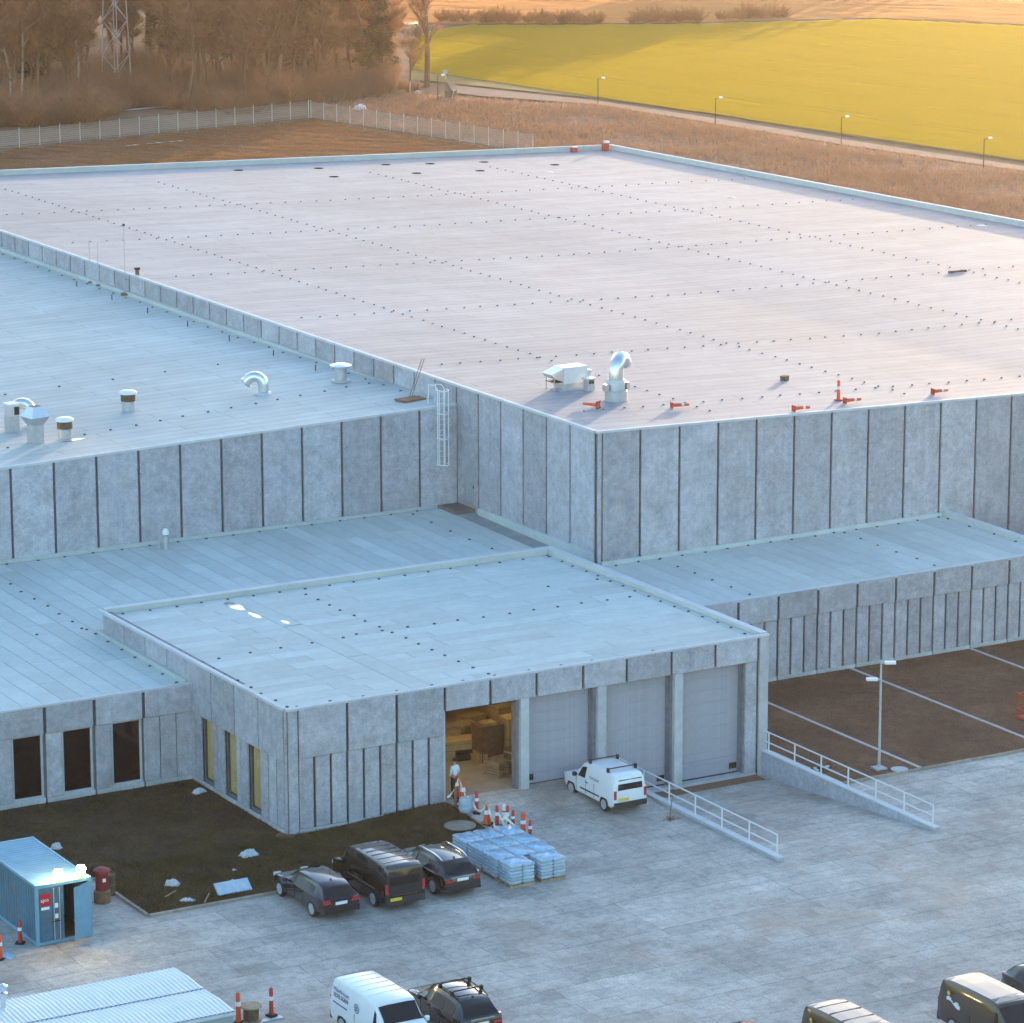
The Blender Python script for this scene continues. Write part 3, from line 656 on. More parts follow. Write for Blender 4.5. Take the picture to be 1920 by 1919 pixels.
# ---------------- middle hall
zm = lambda x, y: 9.82+.0245*(x)-.012*(y-35)*(1 if y < 60 else 25/max(25., y-35)) + .16
mid = thing('middle_hall', 'tall concrete panel hall with flat roof and steel vents behind the low roof', 'building')
YM = 35.0; w = MB()
w.add([(-34, YM+.09, 4), (27.6, YM+.09, 4), (27.6, YM+.09, zm(27.6, YM)-.1), (-34, YM+.09, zm(-34, YM)-.1)], [(0, 1, 2, 3)])
w.box(-34, 27.6, YM+.2, 131, 0, 8.6); w.build('wall', M_['joint'], mid)
jm = [27.70-.0-2.425*k for k in range(0, 18)]
for b, a in zip(jm, jm[1:]): panel(mid, 0, YM, 0, a, b, 4.6, zm(a, YM)-.05, zm(b, YM)-.05, gap=.075, t=.1)
r = MB(); grid(r, -34, 27.7, YM, 131, 20, 30, zm); r.build('roof', M_['roofmid'] if 'roofmid' in M_ else M_['felt'], mid)
bar(mid, 'edge_flashing', (-34, YM-.04, zm(-34, YM)+.04), (27.6, YM-.04, zm(27.6, YM)+.04), .24, .13, M_['flash'])
bar(mid, 'wall_upstand', (27.5, YM+.1, 10.55), (27.5, 131, zm(27.6, 130)+.25), .26, .5, M_['felt'])
dots(mid, line(-2, 38.6, 26.5, 43.2, 1.6)[2:] + line(-2, 53, 22, 54, 3.2)+line(26.9, 38, 26.9, 110, 2.1)+line(0, 72, 15, 72, 4), zm)
# ---------------- big hall
XA, XE, YA, YE = 27.72, 97.0, 20.05, 131.5
def zb(x, y):
    s = (x-XA)/(XE-XA); t = (y-YA)/(YE-YA); b = min(s/.45, (1-s)/.55)
    return 11.72*(1-s)+(11.0-1.3*t)*s-.52*(1-t)*max(0, b)
big = thing('main_hall', 'huge flat roofed hall of grey concrete wall panels, tallest of the warehouse', 'building')
w = MB()
w.box(XA+.1, XE-.3, YA+.1, YE-.3, 0, 9.2); 
n = 40
w.add([p for i in range(n+1) for p in ((XA+.1+(XE-XA-.2)*i/n, YA+.09, 4), (XA+.1+(XE-XA-.2)*i/n, YA+.09, zb(XA+(XE-XA)*i/n, YA)-.1))], [(2*i, 2*i+2, 2*i+3, 2*i+1) for i in range(n)])
w.quad((XA+.09, YA+.09, 4), (XA+.09, YE, 4), (XA+.09, YE, 11.5), (XA+.09, YA+.09, 11.6)); w.build('wall', M_['joint'], big)
x = 27.9
panel(big, 0, YA, 0, XA, 27.98, 4.4, 11.66, gap=.02)
jb = [27.9+2.44*k for k in range(0, 29)]
for k, (a, b) in enumerate(zip(jb, jb[1:])): panel(big, 0, YA, 0, a+(0 if k else .07), b, 0 if a > 49.5 else 4.4, zb(a, YA)-.06, zb(b, YA)-.06, gap=.075, t=.1)
for k in range(45):
    a = YA+.12+2.46*k
    o = panel(big, XA, 0, -pi/2, -(a+2.46), -a, 4.4, zb(XA, a+2.46)-.07, zb(XA, a)-.07, gap=.085, t=.1)
r = MB(); grid(r, XA, XE, YA, YE, 60, 60, zb); r.build('roof', M_['roofbig'] if 'roofbig' in M_ else M_['felt'], big, smooth=40)
for i in range(12):
    xa, xb = XA-.1+(XE-XA)*i/12, XA-.1+(XE-XA)*(i+1)/12; bar(big, 'edge_flashing', (xa, YA-.04, zb(xa+.1, YA)+.05), (xb, YA-.04, zb(xb, YA)+.05), .24, .13, M_['flash'])
bar(big, 'edge_flashing', (XA-.04, YA+.09, zb(XA, YA)+.053), (XA-.04, YE, zb(XA, YE)+.053), .24, .13, M_['flash'])
for a, b in (((XE-.1, YA+.3), (XE-.1, YE)), ((XA, YE-.1), (XE+.1, YE-.1))):
    bar(big, 'parapet', (*a, zb(*a)+.40), (*b, zb(*b)+.40), .30, .8, M_['felt']); bar(big, 'edge_flashing', (*a, zb(*a)+.43), (*b, zb(*b)+.43), .33, .028, M_['flash'])
for a, b in (((XE, YA), (XE, YE)), ((XE, YE), (XA, YE))):
    pass
w = MB(); w.box(XE-.2, XE, YA, YE, 0, 9.5); w.box(XA, XE-.2, YE-.2, YE, 0, 9.4); w.build('wall', M_['concrete'], big)
dp = []
for xx in (36.4, 49.3, 68.3, 79.5): dp += line(xx, 22.5, xx+.4, 123, 1.3)
for yy in (24.6, 40.3, 58.2, 76.5, 93.4, 108.6): dp += line(30, yy+.6, 95, yy-1.2, 1.25)
dots(big, dp, zb, .075, .045)
pn = MB().lathe([(.42, 0), (.40, .02), (.2, .03), (0, .03)], 12).mesh('roof_drain', M_['matteblack'])
for (px, py) in ((447, 325), (597, 317), (626, 334), (723, 306), (781, 323), (806, 302), (900, 315), (907, 296), (1040, 299)):
    p = G(px, py, 10.6); obj('roof_drain', pn, big, (p.x, p.y, zb(p.x, p.y)))
# steel door on the side wall, grating in the corner
d = MB().box(XA-.115, XA-.03, 32.85, 33.85, 5.25, 7.45).build('roof_door', M_['galv'], big); tag(d, 'grey steel access door onto the low roof')
MB().box(XA-.16, XA-.116, 32.95, 33.0, 6.2, 6.35).build('door_handle', M_['black'], d)
st = MB()
for k in range(8): st.box(26.4+k*.17, 26.44+k*.17, 32.9, 34.7, 5.0, 5.06)
st.box(26.35, 27.6, 32.86, 32.94, 4.7, 5.07); st.box(26.35, 27.6, 34.7, 34.78, 4.7, 5.07); st.box(26.3, 26.36, 32.86, 34.78, 4.7, 5.07); st.box(26.3, 27.6, 33.6, 33.9, 4.75, 4.8)
gt = st.build('steel_landing', M_['grate']); tag(gt, 'brown steel grating platform on the low roof in the wall corner', 'platform')
# ------------------------------------------------------------------ loading dock walls and railings
def dock_wall(x, y0, y1, label, zt, end):
    t = thing('dock_wall', label, 'wall', (x, y1, 0))
    mb = MB(); n = 8; L = y1-y0
    mb.box(-.14, .14, -L, 0, -1.5, zt)
    mb.build('wall_slab', M_['concrete'], t)
    MB().box(-.17, .17, -L-.03, 0, zt+.002, zt+.05).build('coping', M_['flash'], t)
    for k in range(7):
        yy = -.5-k*(L-.8)/6
        MB().tube((0, yy, zt), (0, yy, zt+1.0), .036, n=8).build('rail_post', M_['railpaint'], t)
    for z in (.5, 1.0): MB().tube((0, -.1, zt+z), (0, -L+.3, zt+z-.02), .036, n=8).build('handrail', M_['railpaint'], t)
    return t
dock_wall(DX0, DYE, .0, 'concrete dock wall with steel railing between the white van and the dock', .12, 0)
dock_wall(DX1+.05, DYE, -.05, 'long concrete dock wall with steel railing right of the loading dock', .12, 1)
tag(MB().box(DX1+.19, 25.3, -6.1, .0, -.05, .03).build('dock_side_path', M_['paving']), kind='structure')
# ------------------------------------------------------------------ car park lamp, cage, junk
p = G(1648, 1443)
t = thing('lamp_post', 'tall grey twin headed lamp post on the brown parking area', 'lamp post', (p.x, p.y, 0))
MB().tube((0, 0, 0), (0, 0, 5.25), .075, .05, 10).build('pole', M_['galv'], t, smooth=40)
MB().box(-.28, .28, -.28, .28, 0, .10).build('base', M_['concrete_light'], t)
for s, z in ((1, 5.15), (-1, 4.35)):
    d = RT*s; a = Vector((d.x, d.y, 0)).normalized()
    MB().tube((0, 0, z), (a.x*.3, a.y*.3, z+.03), .03, n=6).build('arm', M_['galv'], t)
    MB().box(-.26, .26, -.14, .14, 0, .11).build('lamp_head', M_['white'], t, loc=(a.x*.42, a.y*.42, z-.02), rz=atan2(a.y, a.x))
m = MB().lathe([(.42, 0), (.42, .035), (0, .04)], 18)
tag(m.build('manhole_cover', M_['concrete_light'], loc=(p.x+.75, p.y-.6, .02)), 'round concrete cover at the foot of the lamp post', 'manhole cover')
tag(m.build('manhole_cover', M_['kerb'], loc=(6.5, -3.2, .21)), 'large round concrete cover on the planting bed by the open door', 'manhole cover').scale = (1.7, 1.7, 1.5)
tag(m.build('manhole_cover', M_['rust'], loc=(G(535, 1570).x, G(535, 1570).y, .045)), 'small brown cover on the bed under the hall corner', 'manhole cover')
p = G(1936, 1350); t = thing('red_cage', 'red steel mesh cage at the right edge of the parking area', 'cage', (p.x, p.y, .02))
for k in range(9):
    x = -.6+k*.15
    for y in (-.5, .5): MB().box(x-.015, x+.015, y-.015, y+.015, .05, 1.25).build('bar', M_['red'], t)
for z in (.06, .5, 1.24):
    for y in (-.5, .5): MB().box(-.65, .65, y-.025, y+.025, z, z+.05).build('rail', M_['red'], t)
    for x in (-.64, .64): MB().box(x-.025, x+.025, -.47, .47, z, z+.05).build('rail', M_['red'], t)
MB().box(-.62, .62, -.46, .46, .115, .16).build('floor_plate', M_['red'], t)
p = G(1545, 1446); t = thing('pipe_fitting', 'grey coiled pipe fittings lying beside the right dock wall', 'pipes', (p.x-.1, p.y, .03))
for k in range(5):
    a = k*1.2; MB().path([(k*.22-.5+.15*cos(a+q), .18*sin(a+q), .06+.03*k+.05*sin(q)) for q in (0, .8, 1.6, 2.4, 3.2)], .05, 6).build('hose', M_['galv'] if k % 2 else M_['black'], t)
p = G(1256, 1538); t = thing('fallen_branch', 'small dry brown branch leaning on the left dock railing', 'branch', (p.x, p.y, 0))
MB().path([(.5, .55, .95), (.25, .3, .5), (0, 0, .06)], [.012, .02, .03], 5).build('stem', M_['rust'], t)
mb = MB()
for k in range(60):
    a = random.uniform(0, 2*pi); r = random.uniform(0, .45); x, y = r*cos(a), r*sin(a)*.7
    mb.tube((x, y, .02), (x+random.uniform(-.15, .15), y+random.uniform(-.15, .15), random.uniform(.04, .2)), .012, .004, 3)
mb.build('twigs', M_['rust'], t)
# ------------------------------------------------------------------ things lying on the planting bed
def crumple(r, h, sx=1, sy=1, n=9):
    mb = MB(); ps = []
    for j in range(n+1):
        for i in range(n+1):
            u, v = i/n*2-1, j/n*2-1; e = max(0, 1-(u*u+v*v)**3)
            ps.append((u*r*sx*random.uniform(.8, 1.15), v*r*sy*random.uniform(.8, 1.15), max(0.0, h*e*random.uniform(.35, .9))+.01))
    mb.add(ps, [(j*(n+1)+i, j*(n+1)+i+1, (j+1)*(n+1)+i+1, (j+1)*(n+1)+i) for j in range(n) for i in range(n)])
    return mb
for px, py, r, h, sx, sy, lab in ((467, 1607, .5, .42, 1.1, .7, 'crumpled white plastic sheet in the middle of the planting bed'), (323, 1662, .42, .35, .8, 1, 'white plastic sack standing on the bed near the kerb'),
        (352, 1692, .38, .14, 1.1, .6, 'flat scrap of white plastic by the bed kerb'), (374, 1489, .42, .30, 1.1, .7, 'white plastic bag at the foot of the inner wall corner'),
        (106, 1594, .38, .4, .8, .8, 'white bundle just behind the blue container')):
    p = G(px, py); tag(crumple(r*.75, h*.8, sx, sy).build('plastic_sheet', M_['plasticsheet'], loc=(p.x, p.y, .06), rz=random.uniform(0, 3)), lab, 'plastic')
p = (G(409, 1682)+G(474, 1673))/2
t = thing('insulation_board', 'pale rectangular insulation board propped by the bed kerb', 'board', (p.x, p.y, .05), .0)
o = MB().box(-.78, .78, -.05, .05, 0, .62).build('board', M_['bagwhite'], t); o.rotation_euler.x = -.9
for px, py, L, lab in ((320, 1680, .9, 'pale wooden stick beside the white sack'), (388, 1688, 1.2, 'thin wooden lath left of the insulation board')):
    p = G(px, py); tag(MB().box(-L/2, L/2, -.03, .03, 0, .04).build('wooden_lath', M_['wood'], loc=(p.x, p.y, .06), rz=random.uniform(.3, 1.0)), lab, 'lath')
for px, py, lab in ((440, 1635, 'small white scrap above the insulation board'), (436, 1655, 'tiny pink scrap touching the insulation board')):
    p = G(px, py); tag(crumple(.10, .08, 1, 1, 4).build('paper_scrap', M_['plasticsheet'], loc=(p.x, p.y, .06)), lab, 'scrap')
# ------------------------------------------------------------------ pallets of wrapped bags
def bag_pallet(sx, sy, rows, seed):
    R = random.Random(seed); h = .145
    out = {}
    pal = MB()
    for k in range(3): pal.box(-sx/2, sx/2, -sy/2+k*(sy-.1)/2, -sy/2+.1+k*(sy-.1)/2, .0, .10)
    for k in range(6): pal.box(-sx/2+k*(sx-.1)/5, -sx/2+.1+k*(sx-.1)/5, -sy/2, sy/2, .102, .125)
    out['pallet'] = pal.mesh('pallet', M_['wood'])
    bags = []
    for r in range(rows):
        for i in range(2):
            for j in range(2):
                mb = MB(); cx, cy = (i-.5)*sx/2, (j-.5)*sy/2; ax, ay = sx/4*1.02, sy/4*1.02; z = .13+r*h; n = 8; V = []
                for zz, k in ((0, .86), (h*.25, 1.0), (h*.75, 1.0), (h, .84)):
                    for q in range(n*2):
                        a = pi*q/n; c, s = cos(a), sin(a); e = .35
                        V.append((cx+math.copysign(abs(c)**e, c)*ax*k+R.uniform(-.012, .012), cy+math.copysign(abs(s)**e, s)*ay*k+R.uniform(-.012, .012), z+zz+R.uniform(-.008, .008)))
                m2 = 2*n; Fc = [(k*m2+q, k*m2+(q+1) % m2, (k+1)*m2+(q+1) % m2, (k+1)*m2+q) for k in range(3) for q in range(m2)]+[tuple(range(3*m2, 4*m2))]
                mb.add(V, Fc); bags.append(mb.mesh('bag', M_['bagwhite'], smooth=50))
    out['bags'] = bags
    hd = MB(); n = 7; zt = .13+rows*h
    ps = [((i/n-.5)*sx*1.0, (j/n-.5)*sy*1.0, zt+.035*(1-(2*i/n-1)**4)*(1-(2*j/n-1)**4)*R.uniform(.3, 2)-(.06 if i in (0, n) or j in (0, n) else 0)) for j in range(n+1) for i in range(n+1)]
    hd.add(ps, [(j*(n+1)+i, j*(n+1)+i+1, (j+1)*(n+1)+i+1, (j+1)*(n+1)+i) for j in range(n) for i in range(n)])
    out['hood'] = hd.mesh('wrap_hood', M_['wrap'], smooth=60)
    return out
pA = bag_pallet(.96, 1.26, 6, 1); pB = bag_pallet(1.2, 1.1, 6, 2)
rw = ['back row', 'second row from the back', 'third row from the back', 'front row']; cl_ = ['left', 'middle', 'right']
for r in range(4):
    for c in range(3):
        if r < 3: x, y, pp = 4.95+c*1.0, -6.75-r*1.33, pA; lab = f'blue wrapped pallet of bags, {cl_[c]} one of the {rw[r]}'
        elif c == 2: continue
        else: x, y, pp = (5.07, 6.6)[c], -10.65, pB; lab = f'pallet of stacked pale bags, {("left", "right")[c]} one of the two in front'
        t = thing('bag_pallet', lab, 'pallet', (x+random.uniform(-.03, .03), y, .0), random.uniform(-.02, .02), 'pallets of bags beside the black cars')
        obj('pallet', pp['pallet'], t)
        for b in pp['bags']: obj('bag', b, t)
        obj('wrap_hood', pp['hood'], t)
# ------------------------------------------------------------------ barrier posts, cones, tape, barrel
def barrier_post(label, loc, h=1.05, r=.085, bands=True, ms=('orange', 'white'), group='red and white barrier posts', base=True, foot='rubber'):
    t = thing('barrier_post', label, 'barrier post', loc, random.uniform(0, 1), group)
    if base: MB().box(-.17, .17, -.17, .17, 0, .07).build('foot', M_[foot], t)
    MB().lathe([(r*1.1, .07), (r, .3), (r*.85, h*.95), (r*.4, h), (0, h)], 12).build('post', M_[ms[0]], t, smooth=40)
    for k, z in enumerate((h*.56,)):
        MB().lathe([(r*.99+.008, z), (r*.92+.008, z+h*.14)], 12).build('reflective_band', M_[ms[1]], t, smooth=40)
    return t
def traffic_cone(label, loc, h=.95):
    t = thing('traffic_cone', label, 'traffic cone', loc, random.uniform(0, 1), 'orange traffic cones')
    MB().box(-.26, .26, -.26, .26, 0, .05).build('foot', M_['rubber'], t)
    MB().lathe([(.19, .05), (.05, h), (0, h)], 14).build('cone', M_['orange'], t, smooth=40)
    MB().lathe([(.19-.14*.48+.008, h*.50), (.19-.14*.68+.008, h*.70)], 14).build('reflective_band', M_['white'], t, smooth=40)
def at(px, py): 
    z = 0
    for _ in range(4): p = G(px, py, z); z = hz(p.x, p.y)
    return (p.x, p.y, z)
barrier_post('dark red and white post just behind the leaning orange cone', at(857, 1497), ms=('red', 'white'))
traffic_cone('orange cone beside the grey barrel by the open door', at(868, 1503))
barrier_post('red post standing alone right of the grey barrel', at(894, 1526), ms=('red', 'white'))
traffic_cone('orange cone halfway along the white tape', at(913, 1546))
barrier_post('dark red post left of the tangle of white tape', at(932, 1553), ms=('red', 'white'))
barrier_post('white and red post at the back of the cluster', at(945, 1550), ms=('white', 'orange'))
barrier_post('red post in the middle of the cluster behind the pallets', at(952, 1553), ms=('red', 'white'))
barrier_post('shorter red post right of the cluster behind the pallets', at(962, 1556), h=.9, ms=('red', 'white'))
barrier_post('bright orange post near the right corner of the pallets', at(981, 1571), h=1.15, r=.12)
barrier_post('thin dark red post right of all the others by the pallets', at(994, 1576), h=.95, ms=('red', 'white'))
barrier_post('brown rusty post half hidden behind the hall corner', at(854, 1515), h=1.0, r=.07, ms=('rust', 'rust'))
x, y, z = at(873, 1524); t = thing('plastic_barrel', 'pale grey blue plastic barrel beside the planting bed kerb', 'barrel', (x, y, z))
MB().lathe([(.26, 0), (.30, .1), (.31, .3), (.30, .32), (.31, .34), (.31, .55), (.27, .68), (.1, .70), (0, .70)], 18).build('drum', M_['bagwhite'], t, smooth=35)
MB().lathe([(.05, .70), (.05, .74), (0, .74)], 8, (.12, 0, 0)).build('cap', M_['white'], t)
def tape(label, pts, w=.10):
    mb = MB(); V = []
    pts = [Vector(p) for p in pts]
    for i, p in enumerate(pts):
        tw = .5*sin(i*1.3); d = (pts[min(i+1, len(pts)-1)]-pts[max(0, i-1)]).normalized(); n = Vector((-d.y, d.x, 0))
        if n.length < .1: n = Vector((1, 0, 0))
        u = (Vector((0, 0, 1))*cos(tw)+n.normalized()*sin(tw))*w/2
        V += [p-u, p+u]
    mb.add(V, [(2*i, 2*i+2, 2*i+3, 2*i+1) for i in range(len(pts)-1)])
    o = mb.build('barrier_tape', M_['tape']); md = o.modifiers.new('thick', 'SOLIDIFY'); md.thickness = .012
    return tag(o, label, 'tape')
def sag(a, b, s, n=8): a = Vector(a); b = Vector(b); return [a.lerp(b, i/n)-Vector((0, 0, s*4*(i/n)*(1-i/n))) for i in range(n+1)]
A = Vector((7.55, -.15, .55)); B = Vector(at(860, 1500))+Vector((0, 0, 1.0)); Cq = Vector(at(873, 1524))+Vector((.1, .2, .72))
tape('white tape from the wall corner over the cone to the barrel', sag(A, B, .18)+sag(B, Cq, .02)[1:])
D1 = Vector(at(873, 1524))+Vector((.3, 0, .5)); E1 = Vector(at(913, 1546))+Vector((0, 0, .95)); F1 = Vector(at(926, 1556))+Vector((0, -.1, .12))
tape('white tape sagging from the barrel to the second cone and down to the pallets', sag(D1, E1, .42)+sag(E1, F1, .02)[1:]+[F1+Vector((.3, -.2, .03)), F1+Vector((.55, .1, .08))], .13)
G1 = Vector(at(932, 1553))+Vector((0, 0, .8)); pts = [G1]
for k in range(16): pts.append(Vector(at(948+7*sin(k*2.1), 1555+3*cos(k*1.7)))+Vector((0, 0, .15+.6*abs(sin(k*1.1)))))
tape('tangle of white tape wound round the cluster of posts', pts+[Vector(at(968, 1560))+Vector((0, 0, .2))], .12)
# ------------------------------------------------------------------ inside the open door
def crate(name, label, cat, loc, s, m, rz=0, slats=0, group=None):
    t = thing(name, label, cat, loc, rz, group)
    MB().box(-s[0]/2, s[0]/2, -s[1]/2, s[1]/2, 0, s[2]).build('box', M_[m], t)
    for k in range(slats):
        z = s[2]*(k+.5)/slats; MB().box(-s[0]/2-.02, s[0]/2+.02, -s[1]/2-.02, s[1]/2+.02, z-.03, z+.03).build('slat', M_['wood'], t)
    return t
fz = .285
p = G(914, 1424, fz); t = crate('steel_bin', 'dark brown square bin standing inside the open door', 'bin', (p.x, p.y, fz), (1.15, 1.0, 1.75), 'darkwood')
for s in (-1, 1): MB().box(s*.575-.03, s*.575+.03, -.5, .5, 1.751, 1.80).build('rim', M_['rust'], t)
MB().box(-.3, .35, -.3, .3, 1.752, 1.84).build('cardboard_lid', M_['cardboard'], t)
p = G(938, 1452, fz); t = thing('pallet_stack', 'stack of empty wooden pallets inside the open door', 'pallet stack', (p.x, p.y, fz), .25)
for k in range(5):
    for j in range(5): MB().box(-.6, .6, -.5+j*.225, -.4+j*.225, k*.15+.10, k*.15+.125).build('board', M_['wood'], t)
    for j in range(3): MB().box(-.6+j*.55, -.5+j*.55, -.5, .5, k*.15, k*.15+.10).build('block', M_['wood'], t)
for i, (px, py, s, m_, lab) in enumerate(((860, 1419, (1.6, 1.0, .9), 'cardboard', 'wide brown crate low on the left inside the door'), (893, 1416, (.8, .8, .8), 'cardboard', 'square carton between the wide crate and the dark bin'),
        (960, 1420, (.9, .9, 2.0), 'cardboard', 'tall stack of cartons at the right inside the door'), (942, 1378, (1.1, .9, 1.7), 'interior', 'pale carton stack deep inside behind the dark bin'), (884, 1385, (1.2, .8, 1.2), 'wood', 'wooden crate deep inside behind the cartons'),
        (965, 1448, (.7, .7, 1.2), 'darkwood', 'dark carton at the right door jamb'))):
    p = G(px, py, fz); crate('storage_crate', lab, 'crate', (p.x, p.y, fz), s, m_, .1*i-.2, 3, 'crates inside the open door')
p = G(850, 1405, fz); t = thing('workbench', 'long pale workbench on the left inside the open door', 'bench', (p.x+.2, p.y+.3, fz), .0)
MB().box(-1.2, 1.1, -.4, .4, 1.0, 1.12).build('bench_top', M_['wood'], t)
for x in (-1.1, 1.0):
    for y in (-.35, .35): MB().box(x-.05, x+.05, y-.05, y+.05, 0, 1.0).build('leg', M_['wood'], t)
t = thing('storage_rack', 'tall rack of boards at the back inside the open door', 'rack', (10.2, 11.6, fz))
for x in (-2.4, -.8, .8, 2.4):
    for y in (-.5, .5): MB().box(x-.05, x+.05, y-.05, y+.05, 0, 4.2).build('upright', M_['darkwood'], t)
for z in (.9, 1.9, 2.9, 3.8):
    MB().box(-2.5, 2.5, -.55, .55, z, z+.08).build('shelf', M_['wood'], t)
    for k in range(4): MB().box(-2.2+k*1.15, -1.3+k*1.15+.1*(k % 2), -.45, .4, z+.081, z+.4+.3*((k*7+int(z*3)) % 3)/2).build('carton', M_['cardboard'], t)
rk = random.Random(3)
for k, lab in enumerate(('bundle of boards left of the dark bin', 'dark sack behind the wide crate', 'upright roll beside the carton stack', 'low heap of packing by the bin', 'leaning board at the left inner wall', 'black tub in front of the workbench', 'pale parcel on the floor behind the pallets', 'short dark drum by the storage rack')):
    p = G((880, 868, 948, 897, 846, 872, 925, 905)[k], (1402, 1396, 1400, 1428, 1412, 1424, 1412, 1392)[k], fz); m_ = ('wood', 'darkwood', 'bagwhite', 'cardboard', 'wood', 'black', 'interior', 'rust')[k]
    t = thing('stored_goods', lab+', inside the open door', 'goods', (p.x, p.y, fz), rk.uniform(0, 3))
    if k in (2, 7): MB().lathe([(.25, 0), (.27, .1), (.25, 1.0), (.1, 1.02), (0, 1.02)], 12).build('body', M_[m_], t, smooth=40); MB().lathe([(.275, .4), (.275, .5)], 12).build('band', M_['black'], t)
    else:
        for q in range(4): MB().box(-.5+.1*rk.random(), .5-.1*rk.random(), -.3+.15*q, -.17+.15*q, .0, (.9 if k == 4 else .25)+.25*rk.random()).build('piece', M_[m_], t)
for (x, y) in ((9.3, 2.6), (9.3, 7.5), (13.5, 5.0)):
    t = thing('ceiling_lamp', 'yellowish tube lamp under the hall ceiling inside the open door', 'lamp', (x, y, 5.19), 0, 'lamps inside the hall')
    MB().box(-.12, .12, -.7, .7, -.10, 0).build('housing', M_['white'], t); MB().tube((0, -.65, -.14), (0, .65, -.14), .035, n=8).build('tube', M_['tubelamp'], t)
t = thing('ceiling_lamp', 'yellowish tube lamp behind the narrow windows of the front hall', 'lamp', (2.0, 5.0, 5.19)); MB().box(-.12, .12, -.7, .7, -.10, 0).build('housing', M_['white'], t); MB().tube((0, -.65, -.14), (0, .65, -.14), .035, n=8).build('tube', M_['tubelamp'], t)
# ------------------------------------------------------------------ things on the roofs
def place(px, py, zf, z=10.0):
    for _ in range(6): p = G(px, py, z); z = zf(p.x, p.y)
    return (p.x, p.y, z)
def mushroom(label, loc):
    t = thing('roof_vent', label, 'roof vent', loc, 0, 'capped round vents on the middle roof')
    MB().lathe([(.36, 0), (.36, .50), (.40, .50), (.40, .58), (.33, .58)], 20).build('stub', M_['galv'], t, smooth=35)
    MB().lathe([(.33, .58), (.42, .60), (.42, 1.02), (.38, 1.02)], 20).build('louvre', M_['darkwood'], t, smooth=35)
    MB().lathe([(.49, 1.0), (.50, 1.10), (.40, 1.16), (0, 1.20)], 20).build('cap', M_['white'], t, smooth=35)
mushroom('white capped dark banded vent alone in the middle of the roof', place(241, 772, zm)); mushroom('white capped dark banded vent beside the funnel hood', place(122, 824, zm))
def elbow(label, loc, rz, r, h, reach, group=None, base=True, m='duct'):
    t = thing('duct_elbow', label, 'duct', loc, rz, group)
    pts = [(0, 0, 0), (0, 0, h*.6)]
    for k in range(1, 8): a = k/7*radians(150); pts.append((reach*.5*(1-cos(a)), 0, h*.6+reach*.5*sin(a)))
    e = Vector(pts[-1])-Vector(pts[-2]); pts.append(tuple(Vector(pts[-1])+e.normalized()*.18))
    o = MB().path(pts, r, 14).build('bend', M_[m], t, smooth=50)
    d = e.normalized(); q = Vector(pts[-1]); MB().tube(q-d*.05, q+d*.04, r*1.12, n=14).build('mouth', M_['galv'], t); MB().tube(q+d*.041, q+d*.05, r*.9, n=14).build('opening', M_['black'], t)
    if base: MB().lathe([(r*1.7, 0), (r*1.5, .12), (r*1.02, .16), (r*1.02, .2)], 14).build('collar', M_['galv'], t, smooth=35)
    return t
elbow('shiny bent steel duct behind the funnel hood', place(60, 802, zm), radians(145), .30, 1.4, 1.0); elbow('shiny bent steel duct standing alone near the wall', place(494, 740, zm), radians(145), .30, .9, .95)
x, y, z = place(67, 831, zm); t = thing('funnel_hood', 'grey square duct flaring into a tapered steel hood', 'duct hood', (x, y, z), .2)
def frus(a, b, z0, z1): return MB().add([(-a, -a, z0), (a, -a, z0), (a, a, z0), (-a, a, z0), (-b, -b, z1), (b, -b, z1), (b, b, z1), (-b, b, z1)], [(3, 2, 1, 0), (4, 5, 6, 7), (0, 1, 5, 4), (1, 2, 6, 5), (2, 3, 7, 6), (3, 0, 4, 7)])
frus(.33, .33, 0, 1.0).build('shaft', M_['galv'], t); frus(.33, .58, 1.001, 1.45).build('flare', M_['galv'], t); frus(.58, .26, 1.452, 2.0).build('hood', M_['duct'], t); frus(.25, .25, 2.002, 2.03).build('opening', M_['rust'], t)
x, y, z = place(23, 810, zm); t = thing('box_chimney', 'slim square steel chimney at the left edge of the roof', 'chimney', (x, y, z), .15)
MB().box(-.30, .30, -.30, .30, 0, .9).build('shaft', M_['galv'], t); MB().box(-.29, .29, -.29, .29, .901, 1.5).build('hood', M_['duct'], t); MB().box(.0, .30, -.302, -.291, .95, 1.4).build('louvre', M_['black'], t); MB().box(-.34, .34, -.34, .34, 1.501, 1.6).build('cap', M_['white'], t)
x, y, z = place(668, 713, zm); t = thing('roof_vent', 'steel vent with wide flat cap against the big hall wall', 'roof vent', (x-1.0, y, z))
MB().lathe([(.55, 0), (.55, .1), (.36, .12), (.36, .8), (.3, .8)], 18).build('stub', M_['galv'], t, smooth=35); MB().lathe([(.62, .86), (.63, .95), (.3, 1.06), (0, 1.08)], 18).build('cap', M_['duct'], t, smooth=35)
for k in range(4): MB().box(-.02, .02, -.02, .02, .8, .88).build('bracket', M_['galv'], t, loc=(.3*cos(k*1.57), .3*sin(k*1.57), 0))
x, y, z = place(778, 750, zm); t = thing('antenna_rods', 'two leaning thin rods on a brown wooden base', 'rods', (x-.3, y, z), .2)
MB().box(-.75, .75, -.5, .5, 0, .10).build('base_plate', M_['rust'], t)
for dx in (0, .18): MB().tube((dx-.1, 0, .1), (dx+.95, .1, 2.2), .022, n=6).build('rod', M_['rust'], t)
x, y, z = (27.35, 79.3, zm(27, 79)); t = thing('antenna_mast', 'tall thin mast standing against the big hall side wall', 'mast', (x, y, z))
